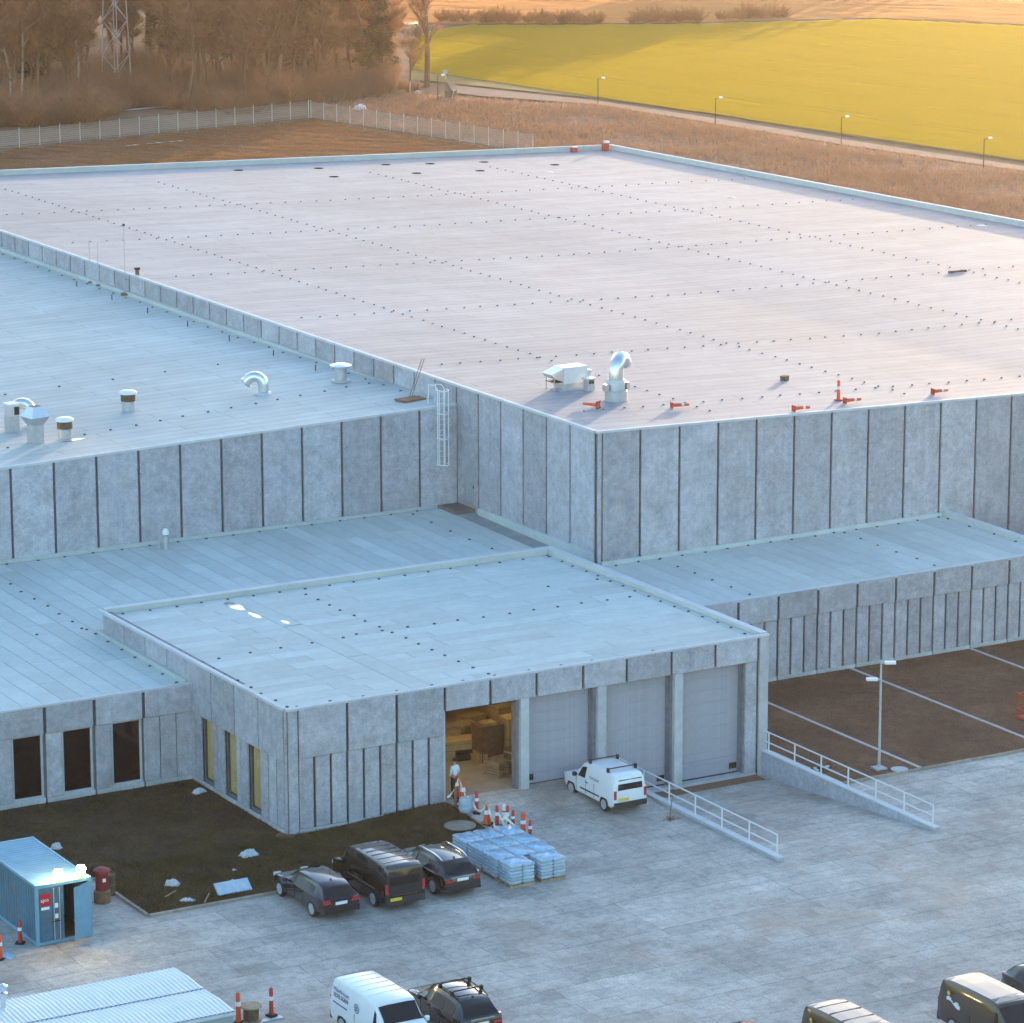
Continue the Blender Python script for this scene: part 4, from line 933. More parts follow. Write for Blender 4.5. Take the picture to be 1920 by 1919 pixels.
MB().tube((0, 0, 0), (0, 0, 4.6), .035, .025, 6).build('pole', M_['galv'], t); MB().lathe([(.35, 0), (.3, .15), (0, .16)], 8).build('foot', M_['rust'], t); MB().box(-.06, .06, -.06, .06, 4.6, 4.75).build('tip', M_['black'], t); MB().box(-.05, .35, -.03, .03, 1.0, 1.06).build('wall_bracket', M_['galv'], t)
for k, yy in enumerate((83.6, 85.0)):
    t = thing('antenna_rod', ('shorter thin rod left of the tall mast', 'second thin rod left of the tall mast')[k], 'rod', (27.3, yy, zm(27, yy))); MB().tube((0, 0, 0), (0, 0, 2.9), .025, n=5).build('pole', M_['galv'], t); MB().lathe([(.2, 0), (.15, .1), (0, .1)], 8).build('foot', M_['rust'], t)
p = G(258, 517, 11.7); t = thing('camera_unit', 'small dark device on the roof edge right of the mast', 'device', (XA+.25, p.y, 11.72)); MB().box(-.1, .1, -.1, .1, 0, .35).build('bracket', M_['rust'], t); MB().box(-.16, .16, -.12, .12, .351, .5).build('head', M_['black'], t)
# ladder with safety cage on the middle hall wall
t = thing('cage_ladder', 'white steel ladder with safety hoops on the wall corner', 'ladder', (26.55, YM-.12, 7.3))
for s in (-.22, .22): MB().box(s-.03, s+.03, -.16, -.10, 0, 4.3).build('stile', M_['white'], t)
for k in range(14): MB().tube((-.2, -.13, .2+k*.3), (.2, -.13, .2+k*.3), .014, n=6).build('rung', M_['white'], t)
for z in (0.1, 1.6, 3.0, 4.3): MB().path([(.33*cos(a)*1.0, -.16-.62*abs(sin(a)), z) for a in [pi*k/10 for k in range(11)]], .03, 6).build('hoop', M_['white'], t)
for a in (.5, 1.1, 2.04, 2.64): MB().box(.33*cos(a)-.02, .33*cos(a)+.02, -.18-.62*sin(a), -.14-.62*sin(a), .1, 4.3).build('cage_strip', M_['white'], t)
for s in (-.22, .22): MB().path([(s, -.13, 4.3), (s, .2, 4.5), (s, .9, 4.4), (s, 1.0, 3.2)], .025, 6).build('grab_rail', M_['white'], t)
# ---- big roof
x, y, z = place(1060, 729, zb, 11.6); t = thing('air_handler', 'boxy beige roof ventilation unit with slanted hood', 'roof unit', (x, y, z), .05)
MB().box(-.45, 1.15, -.5, .5, .35, 1.25).build('casing', M_['cabinroof'], t); MB().box(-.42, 1.0, -.47, .47, 0, .35).build('plinth', M_['galv'], t)
MB().add([(-.46, -.5, 1.22), (-.46, .5, 1.22), (-1.25, -.5, .95), (-1.25, .5, .95), (-.46, -.5, .5), (-.46, .5, .5), (-1.05, -.5, .72), (-1.05, .5, .72)], [(0, 1, 3, 2), (2, 3, 7, 6), (6, 7, 5, 4), (0, 2, 6, 4), (1, 5, 7, 3)]).build('intake_hood', M_['duct'], t)
MB().box(-1.04, -.48, -.45, .45, .46, .49).build('intake', M_['black'], t)
for s in (-.4, .4): MB().tube((-1.0, s, 0), (-1.0, s, .7), .03, n=6).build('leg', M_['galv'], t)
MB().box(-1.3, 1.5, -.75, .75, -.02, .02).build('base_pad', M_['concrete_light'], t)
MB().add([(1.151, -.45, .5), (1.151, .45, .5), (1.5, -.45, .95), (1.5, .45, .95), (1.151, -.45, 1.0), (1.151, .45, 1.0)], [(0, 1, 3, 2), (2, 3, 5, 4), (0, 2, 4), (1, 5, 3)]).build('outlet_hood', M_['duct'], t)
x, y, z = place(1099, 731, zb, 11.6); t = thing('small_roof_vent', 'small square roof vent in front of the boxy unit', 'roof vent', (x, y-.3, z), .1); MB().box(-.22, .22, -.22, .22, 0, .55).build('shaft', M_['galv'], t); MB().box(-.18, .18, -.225, -.221, .40, .54).build('louvre', M_['black'], t); MB().box(-.28, .28, -.28, .28, .62, .72).build('cap', M_['duct'], t)
for s in (-.2, .2): MB().box(s-.02, s+.02, -.2, .2, .551, .62).build('bracket', M_['galv'], t)
x, y, z = place(1155, 752, zb, 11.6); t = thing('exhaust_stack', 'tall shiny exhaust stack bending over on the big roof', 'exhaust', (x, y, z))
MB().lathe([(.62, 0), (.62, .55), (.56, .6), (.52, .6)], 20).build('base_ring', M_['galv'], t, smooth=35); MB().lathe([(.50, .6), (.50, 1.15), (.47, 1.2)], 20).build('collar', M_['galv'], t, smooth=35)
MB().path([(0, 0, 1.2), (0, 0, 1.75), (.12, .1, 2.05), (.40, .3, 2.25), (.75, .55, 2.15), (.95, .70, 1.85)], .40, 18).build('bend', M_['duct'], t, smooth=50)
MB().box(-.75, -.55, -.2, .2, .6, .95).build('control_box', M_['duct'], t); MB().box(.5, .7, -.3, .1, .6, 1.0).build('motor_box', M_['duct'], t)
for px, py, rz, lab in ((1258, 767, -.5, 'fallen orange barrier post nearest the exhaust stack'), (1487, 773, -.35, 'fallen orange barrier post at the roof edge left of the standing one'), (1583, 758, -.35, 'fallen orange barrier post at the foot of the standing one'), (1748, 741, -.3, 'fallen orange barrier post farthest to the right on the roof')):
    x, y, z = place(px, py, zb, 11.4); t = barrier_post(lab, (x, y, z+.18), 1.05, .10, foot='red'); t.rotation_euler = (0, pi/2, rz+.25)
x, y, z = place(1572, 752, zb, 11.3); barrier_post('only orange barrier post standing upright on the big roof', (x, y, z), 1.15, .10, foot='red')
x, y, z = place(1121, 767, zb, 11.6); t = thing('cone_foot', 'dark red square barrier foot tipped up below the exhaust stack', 'barrier foot', (x, y, z+.2), .55); o = MB().box(-.2, .2, -.04, .04, -.2, .2).build('plate', M_['red'], t); MB().lathe([(.09, 0), (.07, .9), (0, .9)], 10).build('post', M_['orange'], t).rotation_euler.x = -pi/2
for sx in (-.17, .17):
    for sz in (-.17, .17): MB().box(sx-.05, sx+.05, -.06, -.041, sz-.05, sz+.05).build('pad', M_['rubber'], t)
x, y, z = place(1471, 714, zb, 11.4); t = thing('wooden_box', 'small brown box lying on the big roof', 'box', (x, y, z), .3); MB().box(-.2, .2, -.16, .16, 0, .24).build('box', M_['darkwood'], t); MB().box(-.22, .22, -.18, .18, .241, .27).build('lid', M_['rust'], t); MB().box(.201, .21, -.12, .12, .03, .2).build('label', M_['white'], t)
for px, py, lab, tall in ((1076, 286, 'low dark red chimney near the far roof corner', 0), (1135, 284, 'taller dark red chimney with white cap at the far roof corner', 1)):
    x, y, z = place(px, py, zb, 10.2); t = thing('brick_chimney', lab, 'chimney', (x, y, z)); MB().box(-.26, .26, -.2, .2, 0, .4+.3*tall).build('stack', M_['red'], t); MB().box(-.05, .3, -.22, .22, .401+.3*tall, .46+.42*tall).build('cap', M_['white'], t)
for px, py, lab in ((1030, 324, 'white scrap lying near the far edge of the big roof'), (1370, 371, 'white scrap lying by the right parapet'), (1840, 424, 'larger white sheet by the right parapet near the picture edge')):
    x, y, z = place(px, py, zb, 10.5); tag(crumple(.30, .06).build('plastic_sheet', M_['plasticsheet'], loc=(x, y, z)), lab, 'plastic')
x, y, z = place(1795, 512, zb, 10.9); tag(MB().tube((-.7, 0, .08), (.7, 0, .08), .07, n=8).build('steel_pipe', M_['black'], loc=(x, y, z), rz=-.1), 'short dark pipe lying on the right of the big roof', 'pipe')
# low roof vent, standing pins, puddles
x, y, z = place(311, 1031, zl, 4.8); t = thing('vent_pipe', 'small vent pipe with domed cap on the low roof', 'vent pipe', (x, y, z)); MB().tube((0, 0, 0), (0, 0, .75), .17, n=12).build('pipe', M_['galv'], t, smooth=35); MB().lathe([(.17, .8), (.19, .95), (.12, 1.12), (0, 1.15)], 12).build('dome', M_['white'], t, smooth=50); MB().tube((-.3, .2, 0), (-.3, .2, .5), .06, n=8).build('side_pipe', M_['galv'], t)
for k, (px, py) in enumerate(((144, 540), (210, 565), (277, 590), (352, 615), (430, 642), (513, 670), (592, 698))):
    x, y, z = place(px, py, zm); t = thing('roof_pin', 'thin dark pin, one of a row on the middle roof', 'pin', (x, y, z), 0, 'row of thin pins on the middle roof'); MB().tube((0, 0, .05), (0, 0, .42), .035, n=6).build('pin', M_['black'], t); MB().lathe([(.3, 0), (.28, .045), (0, .05)], 10).build('foot', M_['felt'], t)
def puddle(loc, a, b, rz, lab):
    mb = MB(); n = 24; mb.add([(a*cos(2*pi*k/n)*(1+.18*sin(3*k)+.1*sin(5*k+1)), b*sin(2*pi*k/n)*(1+.15*cos(4*k)), 0) for k in range(n)], [tuple(range(n))])
    tag(mb.build('puddle', M_['puddle'], loc=loc, rz=rz), lab, 'puddle')
defmat('puddle', (.25, .26, .27), .03, spec=1.0)
for (px, py, a, b, lab) in ((440, 1137, .42, 1.25, 'largest shallow puddle behind the left end of the front hall roof'), (478, 1155, .25, .9, 'narrow puddle in the middle of the front hall roof'), (535, 1168, .22, .5, 'small round puddle right of the narrow one')):
    p = G(px, py, 5.65); puddle((p.x, p.y, zr(p.x, p.y)+.022), a*.75, b*.75, 0, lab)
p = G(138, 829, 10.0); puddle((p.x, p.y, zm(p.x, p.y)+.015), .7, .25, .2, 'pale puddle in front of the banded vent')
# ------------------------------------------------------------------ vehicles (length along +Y, nose forward, origin mid wheelbase on the ground)
def lerp_tab(tab, y):
    if y <= tab[0][0]: return tab[0][1]
    for (a, b), (c, d) in zip(tab, tab[1:]):
        if y <= c: return b+(d-b)*(y-a)/(c-a)
    return tab[-1][1]
def vehicle(name, label, cat, loc, rz, sp, group=None):
    L, Wd, belt = sp['L'], sp['W']/2, sp['belt']; top = sp['top']; wt = sp['wt']*Wd; tum = sp.get('tum', .10)
    t = thing(name, label, cat, loc, rz, group); pm = M_[sp['paint']]
    Y = lambda u: (u-.5)*L+sp.get('shift', 0)
    def plan(u): return Wd*(1-sp.get('rr', .10)*max(0, 1-u/.10)**2.2-sp.get('rf', .20)*max(0, (u-.84)/.16)**2.2)
    zb0 = sp.get('clear', .26)
    def sect(u):
        w = plan(u); zt = lerp_tab(top, u); bl = min(belt, zt-.05)
        gh = max(0, min(1, (zt-belt)/.35)); w2 = w*(1-gh*(1-wt/Wd))*(1-.05*(1-gh))
        lowz = zb0+.10*max(0, (u-.9)/.1)+.08*max(0, (.06-u)/.06)
        rad = .16*gh+.06*(1-gh)
        return [(0, lowz), (w*.86, lowz), (w*.985, lowz+.10), (w, (lowz+bl)*.5+.05), (w*.985, bl), (w2+.02*gh, max(bl+.005, zt-rad)), (w2*.955, zt-rad*.30), (w2*.84, zt-.012), (0, zt)]
    us = sorted(set([u for u, _ in top]+[0, .03, .06, .12, .2, .3, .4, .5, .6, .7, .8, .86, .9, .94, .97, 1]))
    mb = MB(); rings = []
    for u in us:
        h = sect(u); ring = [(x, Y(u), z) for x, z in h]+[(-x, Y(u), z) for x, z in h[-2:0:-1]]
        rings.append(ring)
    n = len(rings[0]); V = [p for r in rings for p in r]
    Fc = [(k*n+i, k*n+(i+1) % n, (k+1)*n+(i+1) % n, (k+1)*n+i) for k in range(len(us)-1) for i in range(n)]
    Fc += [tuple(range(n))[::-1], tuple(range((len(us)-1)*n, len(us)*n))]
    mb.add(V, [f[::-1] for f in Fc]); body = mb.build('body', pm, t, smooth=28)
    bm = bmesh.new(); bm.from_mesh(body.data); bmesh.ops.recalc_face_normals(bm, faces=bm.faces); bm.to_mesh(body.data); bm.free()
    def side_patch(nm, u0, u1, f0, f1, m, parent=t, e=.012, both=True, skew0=0, skew1=0):
        for s in ((-1, 1) if both in (True,) else (both,)):
            q = MB(); pts = []
            k = 5
            for i in range(k+1):
                u = u0+(u1-u0)*i/k
                row = []
                for f in (f0, f1):
                    sk = (skew0*(1-i/k)+skew1*i/k)*(f-f0)/(max(1e-6, f1-f0)); h = sect(u+sk); b, a = h[4], h[5]
                    row.append((s*(b[0]+(a[0]-b[0])*f+e), Y(u+sk), b[1]+(a[1]-b[1])*f))
                pts += row
            q.add(pts, [(2*i, 2*i+2, 2*i+3, 2*i+1) if s > 0 else (2*i, 2*i+1, 2*i+3, 2*i+2) for i in range(k)])
            q.build(nm, m, parent)
    def top_patch(nm, u0, u1, fr, m, e=.012):
        q = MB(); pts = []; k = 6
        for i in range(k+1):
            u = u0+(u1-u0)*i/k; h = sect(u); z = h[8][1]; w = h[6][0]*fr
            for x in (-w, -w*.6, w*.6, w): pts.append((x, Y(u)+(e if u > .5 else -e), (z if abs(x) < w*.9 else (z+h[6][1])*.5)+e))
        q.add(pts, [(4*i+j, 4*i+j+1, 4*i+5+j, 4*i+4+j) for i in range(k) for j in range(3)])
        return q.build(nm, m, t)
    for a in sp['side']: side_patch('side_window', a[0], a[1], .06, .92, M_['glass'], skew0=a[2] if len(a) > 2 else 0, skew1=a[3] if len(a) > 3 else 0)
    top_patch('windscreen', *sp['screen'], .97, M_['glass'])
    if sp.get('rear_flat'):          # upright tail door glass
        z0, z1 = sp['rear_flat']; w = wt*.86; ya = Y(0)-.012
        MB().add([(-w, ya, z0), (w, ya, z0), (w*.94, ya+.02, z1), (-w*.94, ya+.02, z1)], [(0, 1, 2, 3)]).build('rear_window', M_['glass'], t)
    elif sp.get('rear'): top_patch('rear_window', *sp['rear'], .93, M_['glass'])
    # wheels
    wr = sp.get('wr', .34)
    def wheel(x, y, s):
        wo = MB().lathe([(.62*wr, -.10), (.92*wr, -.105), (wr, -.07), (wr, .07), (.92*wr, .105), (.62*wr, .10)], 22, axis='x').build('wheel', M_['tyre'], t, loc=(x, y, wr), smooth=40)
        MB().lathe([(0, .118*s), (.2*wr, .118*s), (.25*wr, .108*s), (.58*wr, .108*s), (.64*wr, .116*s), (.70*wr, .112*s), (.70*wr, .1*s)], 22, axis='x').build('rim', M_['rim'], wo, smooth=40)
        for k in range(5):
            a = 2*pi*k/5; MB().tube((.105*s, .15*wr*cos(a), .15*wr*sin(a)), (.105*s, .6*wr*cos(a), .6*wr*sin(a)), .03, n=5).build('spoke', M_['rim'], wo)
    for u in sp['axles']:
        for s in (-1, 1):
            w = plan(u); q = MB(); k = 14; R_ = wr*1.16
            q.add([(s*(w*.99+.006), Y(u)+R_*cos(pi*i/k), max(zb0+.02, wr+R_*sin(pi*i/k))) for i in range(k+1)], [tuple(range(k+1)) if s < 0 else tuple(range(k+1))[::-1]])
            q.build('wheel_arch', M_['plastic'], t); wheel(s*(w-.095), Y(u), s)
    # lamps, plates, bumpers, mirrors, handles
    for s in (-1, 1):
        w = plan(0)
        zt0, zt1, tw = sp.get('tl', (.72, .92, .34)); x0, x1 = s*(w*.985), s*(w*.985-tw)
        if sp.get('tallamp'): x0, x1 = s*(w*.98), s*(w*.98-.13)
        MB().box(min(x0, x1), max(x0, x1), Y(0)-.025, Y(0)+.05, zt0, zt1).build('tail_light', M_[sp.get('tlm', 'tail')], t)
        w = plan(.97); MB().box(min(s*w*.97, s*w*.6), max(s*w*.97, s*w*.6), Y(.965), Y(.99), sp.get('hl', .66), sp.get('hl', .66)+.15).build('head_light', M_['headlamp'], t)
        u = sp.get('mir', .66); w = plan(u); MB().lathe([(0, -.12), (.10, -.08), (.11, .06), (0, .11)], 8, (s*(w+.10), Y(u), belt+.08)).build('mirror', M_[sp.get('mirm', sp['paint'])], t, smooth=60); MB().tube((s*w*.95, Y(u), belt+.03), (s*(w+.08), Y(u), belt+.06), .03, n=5).build('mirror_arm', M_['plastic'], t)
        for u in sp.get('handles', (.40, .56)): w = plan(u); MB().box(min(s*w*.985, s*(w+.02)), max(s*w*.985, s*(w+.02)), Y(u)-.09, Y(u)+.09, belt-.14, belt-.10).build('door_handle', M_[sp.get('hm', 'plastic')], t)
        for u in sp.get('seams', (.36, .52, .68)):
            w = plan(u); MB().box(min(s*w*.97, s*(w+.004)), max(s*w*.97, s*(w+.004)), Y(u)-.006, Y(u)+.006, zb0+.14, belt-.02).build('door_seam', M_['black'], t)
        if sp.get('trim'): u0, u1, z, m_ = sp['trim']; w = plan((u0+u1)/2); MB().box(min(s*w*.98, s*(w+.02)), max(s*w*.98, s*(w+.02)), Y(u0), Y(u1), z, z+.06).build('side_trim', M_[m_], t)
    w = plan(.0)
    MB().box(-w*.98, w*.98, Y(0)-.06, Y(0)+.10, zb0+.05, sp.get('bz', .58)).build('rear_bumper', M_[sp.get('bump', sp['paint'])], t)
    pz = sp.get('pz', .74); px_ = sp.get('px', 0)
    MB().box(px_-.27, px_+.27, Y(0)-.075 if pz < sp.get('bz', .58) else Y(0)-.03, Y(0)-.02, pz, pz+.13).build('number_plate', M_[sp.get('plate', 'plate_w')], t)
    w = plan(1); MB().box(-w*.95, w*.95, Y(1)-.14, Y(1)+.04, zb0+.12, .56).build('front_bumper', M_[sp.get('bump', sp['paint'])], t)
    MB().box(-w*.6, w*.6, Y(1)-.01, Y(1)+.045, .50, .66).build('grille', M_['black'], t)
    if sp.get('rails'):
        u0, u1, m_ = sp['rails']
        for s in (-1, 1):
            h = [sect(u) for u in (u0, (u0+u1)/2, u1)]
            pts = []
            for i in range(9):
                u = u0+(u1-u0)*i/8; q = sect(u); pts.append((s*q[6][0]*.95, Y(u), q[6][1]+.05+(.045 if 0 < i < 8 else -.02)))
            MB().path(pts, .024, 6).build('roof_rail', M_[m_], t, smooth=50)
    for u in sp.get('bars', ()):
        q = sect(u); z = q[8][1]+.13; w = q[5][0]
        MB().tube((-w, Y(u), z), (w, Y(u), z), .03, n=8).build('roof_bar', M_['black'], t)
        for s in (-1, 1): MB().box(s*w*.93-.05, s*w*.93+.05, Y(u)-.06, Y(u)+.06, z-.16, z+.04).build('bar_foot', M_['black'], t)
    for u in sp.get('ribs', ()):
        q = sect(u); MB().box(-q[7][0], q[7][0], Y(u)-.03, Y(u)+.03, q[8][1]-.02, q[8][1]+.012).build('roof_rib', M_[sp.get('ribm', sp['paint'])], t)
    if sp.get('fin'): u = sp['fin']; z = lerp_tab(top, u); MB().add([(-.03, Y(u)-.08, z), (.03, Y(u)-.08, z), (.03, Y(u)+.1, z), (-.03, Y(u)+.1, z), (0, Y(u)-.06, z+.08)], [(0, 1, 4), (1, 2, 4), (2, 3, 4), (3, 0, 4)]).build('antenna_fin', M_['black'], t)
    if sp.get('strip'): z, m_ = sp['strip']; MB().box(-w*.75, w*.75, Y(0)-.035, Y(0), z, z+.05).build('tail_trim', M_[m_], t)
    t['_Y'] = 0; del t['_Y']
    return t, Y, sect, plan
def text_on(s, size, parent, M, m, name='lettering'):
    cu = bpy.data.curves.new('txt', 'FONT'); cu.body = s; cu.size = size; cu.align_x = 'LEFT'; cu.extrude = .002; cu.resolution_u = 2
    to = bpy.data.objects.new('txt', cu); COL.objects.link(to); bpy.context.view_layer.update()
    me = bpy.data.meshes.new_from_object(to.evaluated_get(bpy.context.evaluated_depsgraph_get())); bpy.data.objects.remove(to)
    me.materials.clear(); me.materials.append(M_[m]); o = obj(name, me, parent); o.matrix_local = M; return o
HATCH = dict(L=4.75, W=1.86, belt=.93, wt=.70, top=[(0, .80), (.015, .92), (.10, 1.30), (.16, 1.42), (.30, 1.49), (.50, 1.50), (.58, 1.45), (.72, 1.02), (.76, .99), (.92, .86), (.98, .74), (1, .60)],
             side=[(.18, .365, .015, 0), (.385, .55), (.565, .655, 0, -.05)], screen=(.585, .715), rear=(.02, .098), axles=(.19, .815), paint='blackpaint', fin=.20, pz=.66, strip=(.86, 'blackpaint'))
WAGON = dict(HATCH, L=4.85, W=1.9, belt=.98, wr=.36, top=[(0, .84), (.015, .98), (.09, 1.36), (.13, 1.50), (.30, 1.58), (.50, 1.59), (.58, 1.53), (.72, 1.07), (.76, 1.04), (.92, .92), (.98, .80), (1, .62)], side=[(.13, .30, .01, 0), (.315, .50), (.515, .635, 0, -.05)], rails=(.14, .56, 'chrome'), strip=(.90, 'chrome'), trim=(.15, .62, .95, 'chrome'), fin=.16, rear=(.02, .088), tl=(.72, .84, .36), pz=.73)
SUV = dict(WAGON, L=4.6, W=1.9, belt=1.02, top=[(0, .90), (.015, 1.05), (.10, 1.48), (.14, 1.60), (.30, 1.67), (.50, 1.68), (.58, 1.62), (.72, 1.12), (.76, 1.09), (.92, .98), (.98, .86), (1, .66)], rails=(.14, .58, 'black'), bars=(.26, .46), trim=None, strip=(.98, 'chrome'), side=[(.145, .30, .01, 0), (.315, .50), (.515, .635, 0, -.05)])
VAN = dict(L=5.05, W=1.98, belt=1.12, wt=.84, top=[(0, 1.78), (.012, 1.90), (.05, 1.97), (.30, 2.02), (.60, 2.02), (.68, 1.95), (.82, 1.30), (.86, 1.20), (.95, 1.05), (.985, .88), (1, .60)], rr=.04, side=[(.685, .765, 0, -.03)], screen=(.70, .815), rear_flat=(1.12, 1.72), axles=(.20, .80), paint='blackpaint', tallamp=1, tl=(.78, 1.22, .1), bz=.62, bump='plastic', pz=.48, px=-.45, plate='plate_y', seams=(.40, .66, .78), handles=(.64,), mir=.775, ribs=(.12, .22, .32, .42, .52), hl=.74, wr=.35)
PARTNER = dict(L=4.55, W=1.84, belt=1.08, wt=.82, top=[(0, 1.55), (.015, 1.72), (.06, 1.82), (.30, 1.87), (.52, 1.86), (.62, 1.75), (.76, 1.18), (.80, 1.10), (.93, .98), (.985, .84), (1, .58)], rr=.05, side=[(.535, .665, 0, -.035)], screen=(.64, .755), rear_flat=(1.12, 1.60), axles=(.17, .80), paint='whitepaint', tallamp=1, tl=(.72, 1.12, .1), bz=.56, bump='plastic', pz=.62, px=-.35, plate='plate_y', seams=(.36, .52, .70), handles=(.50,), mir=.70, mirm='plastic', bars=(.16, .50), trim=(.26, .62, .56, 'plastic'), wr=.33, hl=.72, tlm='tail')
vehicle('parked_car', 'black hatchback with grey wheels, leftmost of the three dark vehicles by the bed', 'car', (-3.47, -8.62, 0), 0, HATCH, 'dark vehicles parked by the planting bed')
t, *_ = vehicle('parked_van', 'black delivery van with yellow plate between the two black cars', 'van', (-.63, -8.75, 0), 0, dict(VAN, trim=(.15, .66, .80, 'brownpaint'), strip=(.66, 'brownpaint')), 'dark vehicles parked by the planting bed')
vehicle('parked_car', 'black estate car with chrome roof rails beside the wrapped pallets', 'car', (2.23, -8.65, 0), 0, WAGON, 'dark vehicles parked by the planting bed')
t, Y, sect, plan = vehicle('small_van', 'white small delivery van with roof bars in front of the closed loading door', 'van', (14.28, -2.72, .07), 0, PARTNER)
w = plan(.3)
text_on('TOM 20147', .17, t, Matrix(((0, 0, -1, -w-.005), (-1, 0, 0, Y(.45)), (0, 1, 0, 1.22), (0, 0, 0, 1))), 'blue')
t, Y, sect, plan = vehicle('delivery_van', 'large white delivery van with blue lettering at the bottom edge', 'van', (-8.40, -24.0, 0), pi, dict(VAN, paint='whitepaint', mirm='whitepaint', ribm='whitepaint', L=5.1))
w = plan(.4)
for s, sz, z, u, m_ in (('Malerfirmaet', .24, 1.52, .06, 'blue'), ('EDELSGEN', .25, 1.28, .06, 'black')):
    text_on(s, sz, t, Matrix(((0, 0, 1, w+.012-(.05 if z > 1.2 else 0)), (1, 0, 0, Y(u)), (0, 1, 0, z), (0, 0, 0, 1))), m_)
fine = MB()
for k in range(9): fine.box(w-.01, w+.008, Y(.06)+k*.13, Y(.06)+k*.13+.10, 1.06, 1.10)
fine.build('fine_print', M_['blue'], t)
ring = MB()
for k in range(20): a, b = 2*pi*k/20, 2*pi*(k+1)/20; ring.quad((w-.02, Y(.43)+.19*cos(a), 1.36+.19*sin(a)), (w-.02, Y(.43)+.19*cos(b), 1.36+.19*sin(b)), (w-.02, Y(.43)+.15*cos(b), 1.36+.15*sin(b)), (w-.02, Y(.43)+.15*cos(a), 1.36+.15*sin(a)))
ring.add([(w-.02, Y(.43)+.07*cos(k)-.02, 1.40+.05*sin(k)) for k in range(6)], [tuple(range(6))]); ring.box(w-.03, w-.02, Y(.43)-.08, Y(.43)+.06, 1.27, 1.33)
ring.build('round_emblem', M_['blue'], t)
vehicle('parked_car', 'black off-roader with black roof bars beside the lettered white van', 'car', (-5.30, -23.75, 0), 0, SUV)
defmat('sky_sheen', (.24, .20, .175), .4, coat=.5)  # paler than the van paint: sky reflection painted into the roof colour
def logo(t, Y, plan):
    w = plan(.2); q = MB()
    for k in range(9): a = k*.7; q.box(w-.03, w+.006, Y(.12)+k*.09, Y(.12)+k*.09+.07, 1.30-.02*k+.05*sin(a), 1.42-.02*k+.07*sin(a*1.7))
    q.build('lettering', M_['letter'], t); MB().lathe([(0, -.01), (.09, 0), (0, .012)], 7, (w-.01, Y(.12)+.1, 1.58), axis='x').build('emblem', M_['plate_y'], t)
for i, (x, y, lab) in enumerate(((5.35, -35.45, 'brown van with ribbed roof at the bottom edge right of the red car'), (11.45, -35.75, 'brown van with painted sky sheen on its smooth roof at the lower right corner'))):
    t, Y, sect, plan = vehicle('parked_van', lab, 'van', (x, y, 0), pi, dict(VAN, paint='brownpaint', ribs=(.14, .30, .46) if i == 0 else (), ribm='black', plate='plate_w'), 'brown vans at the lower right')
    logo(t, Y, plan)
    mb = MB(); us = [.04+.62*k/8 for k in range(9)]
    for u in us: q = sect(u); mb.v += [(-q[7][0]*1.05, Y(u), q[7][1]+.004), (-q[7][0]*.5, Y(u), q[8][1]+.006), (q[7][0]*.5, Y(u), q[8][1]+.006), (q[7][0]*1.05, Y(u), q[7][1]+.004)]
    for k in range(8):
        for j in range(3): mb.f.append((4*k+j, 4*k+j+1, 4*k+j+5, 4*k+j+4)); mb.m.append(0)
    mb.build('roof_sheen', M_['sky_sheen'], t)
vehicle('parked_car', 'dark car with red tail lamp at the right picture edge', 'car', (15.55, -34.1, 0), pi, dict(HATCH, paint='blackpaint'))
vehicle('parked_car', 'red car of which only the roof shows at the bottom edge', 'car', (2.1, -33.75, 0), pi, dict(HATCH, paint='redpaint', bump='plastic'))
# ------------------------------------------------------------------ shipping container with lit lamps
cx0, cx1, cy0, cy1, ch = -15.65, -13.22, -7.8, -1.75, 2.59
t = thing('shipping_container', 'blue steel container with one door open and two lit lamps on top', 'container', ((cx0+cx1)/2, (cy0+cy1)/2, .0)); hx, hy = (cx1-cx0)/2, (cy1-cy0)/2
def corr(p, d, n, depth, L, z0, z1, nrm):
    mb = MB(); V = []; ns = n*4; p = Vector(p); d = Vector(d); nrm = Vector(nrm)
    for i in range(ns+1):
        o = p+d*(L*i/ns)+nrm*(-depth if i % 4 in (1, 2) else 0); V += [o+Vector((0, 0, z0)), o+Vector((0, 0, z1))]
    mb.add(V, [(2*i, 2*i+2, 2*i+3, 2*i+1) for i in range(ns)]); return mb
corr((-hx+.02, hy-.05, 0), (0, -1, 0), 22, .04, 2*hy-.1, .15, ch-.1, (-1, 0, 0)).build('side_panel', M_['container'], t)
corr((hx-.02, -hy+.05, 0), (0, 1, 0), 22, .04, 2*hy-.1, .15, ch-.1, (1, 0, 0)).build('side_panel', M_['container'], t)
corr((hx-.05, hy-.02, 0), (-1, 0, 0), 9, .04, 2*hx-.1, .15, ch-.1, (0, 1, 0)).build('end_panel', M_['container'], t)
rf = MB(); nn = 88
for i in range(nn+1): y = -hy+.15+(2*hy-.3)*i/nn; z = ch-.02-(.03 if i % 4 in (1, 2) else 0); rf.v += [(-hx+.06, y, z), (hx-.06, y, z)]
for i in range(nn): rf.f.append((2*i, 2*i+1, 2*i+3, 2*i+2)); rf.m.append(0)
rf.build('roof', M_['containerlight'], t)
fr = MB()
for x in (-hx, hx-.12):
    for y in (-hy, hy-.14): fr.box(x, x+.12, y, y+.14, 0, ch)
    fr.box(x, x+.12, -hy+.14, hy-.14, .02, .16); fr.box(x+.01, x+.11, -hy+.14, hy-.14, ch-.12, ch-.01)
for y in (-hy, hy-.12): fr.box(-hx+.12, hx-.12, y, y+.12, ch-.14, ch-.005); fr.box(-hx+.12, hx-.12, y, y+.12, .03, .16)
fr.build('frame', M_['containerlight'], t); MB().box(-hx+.1, hx-.1, -hy+.1, hy-.1, .10, .17).build('floor', M_['darkwood'], t)
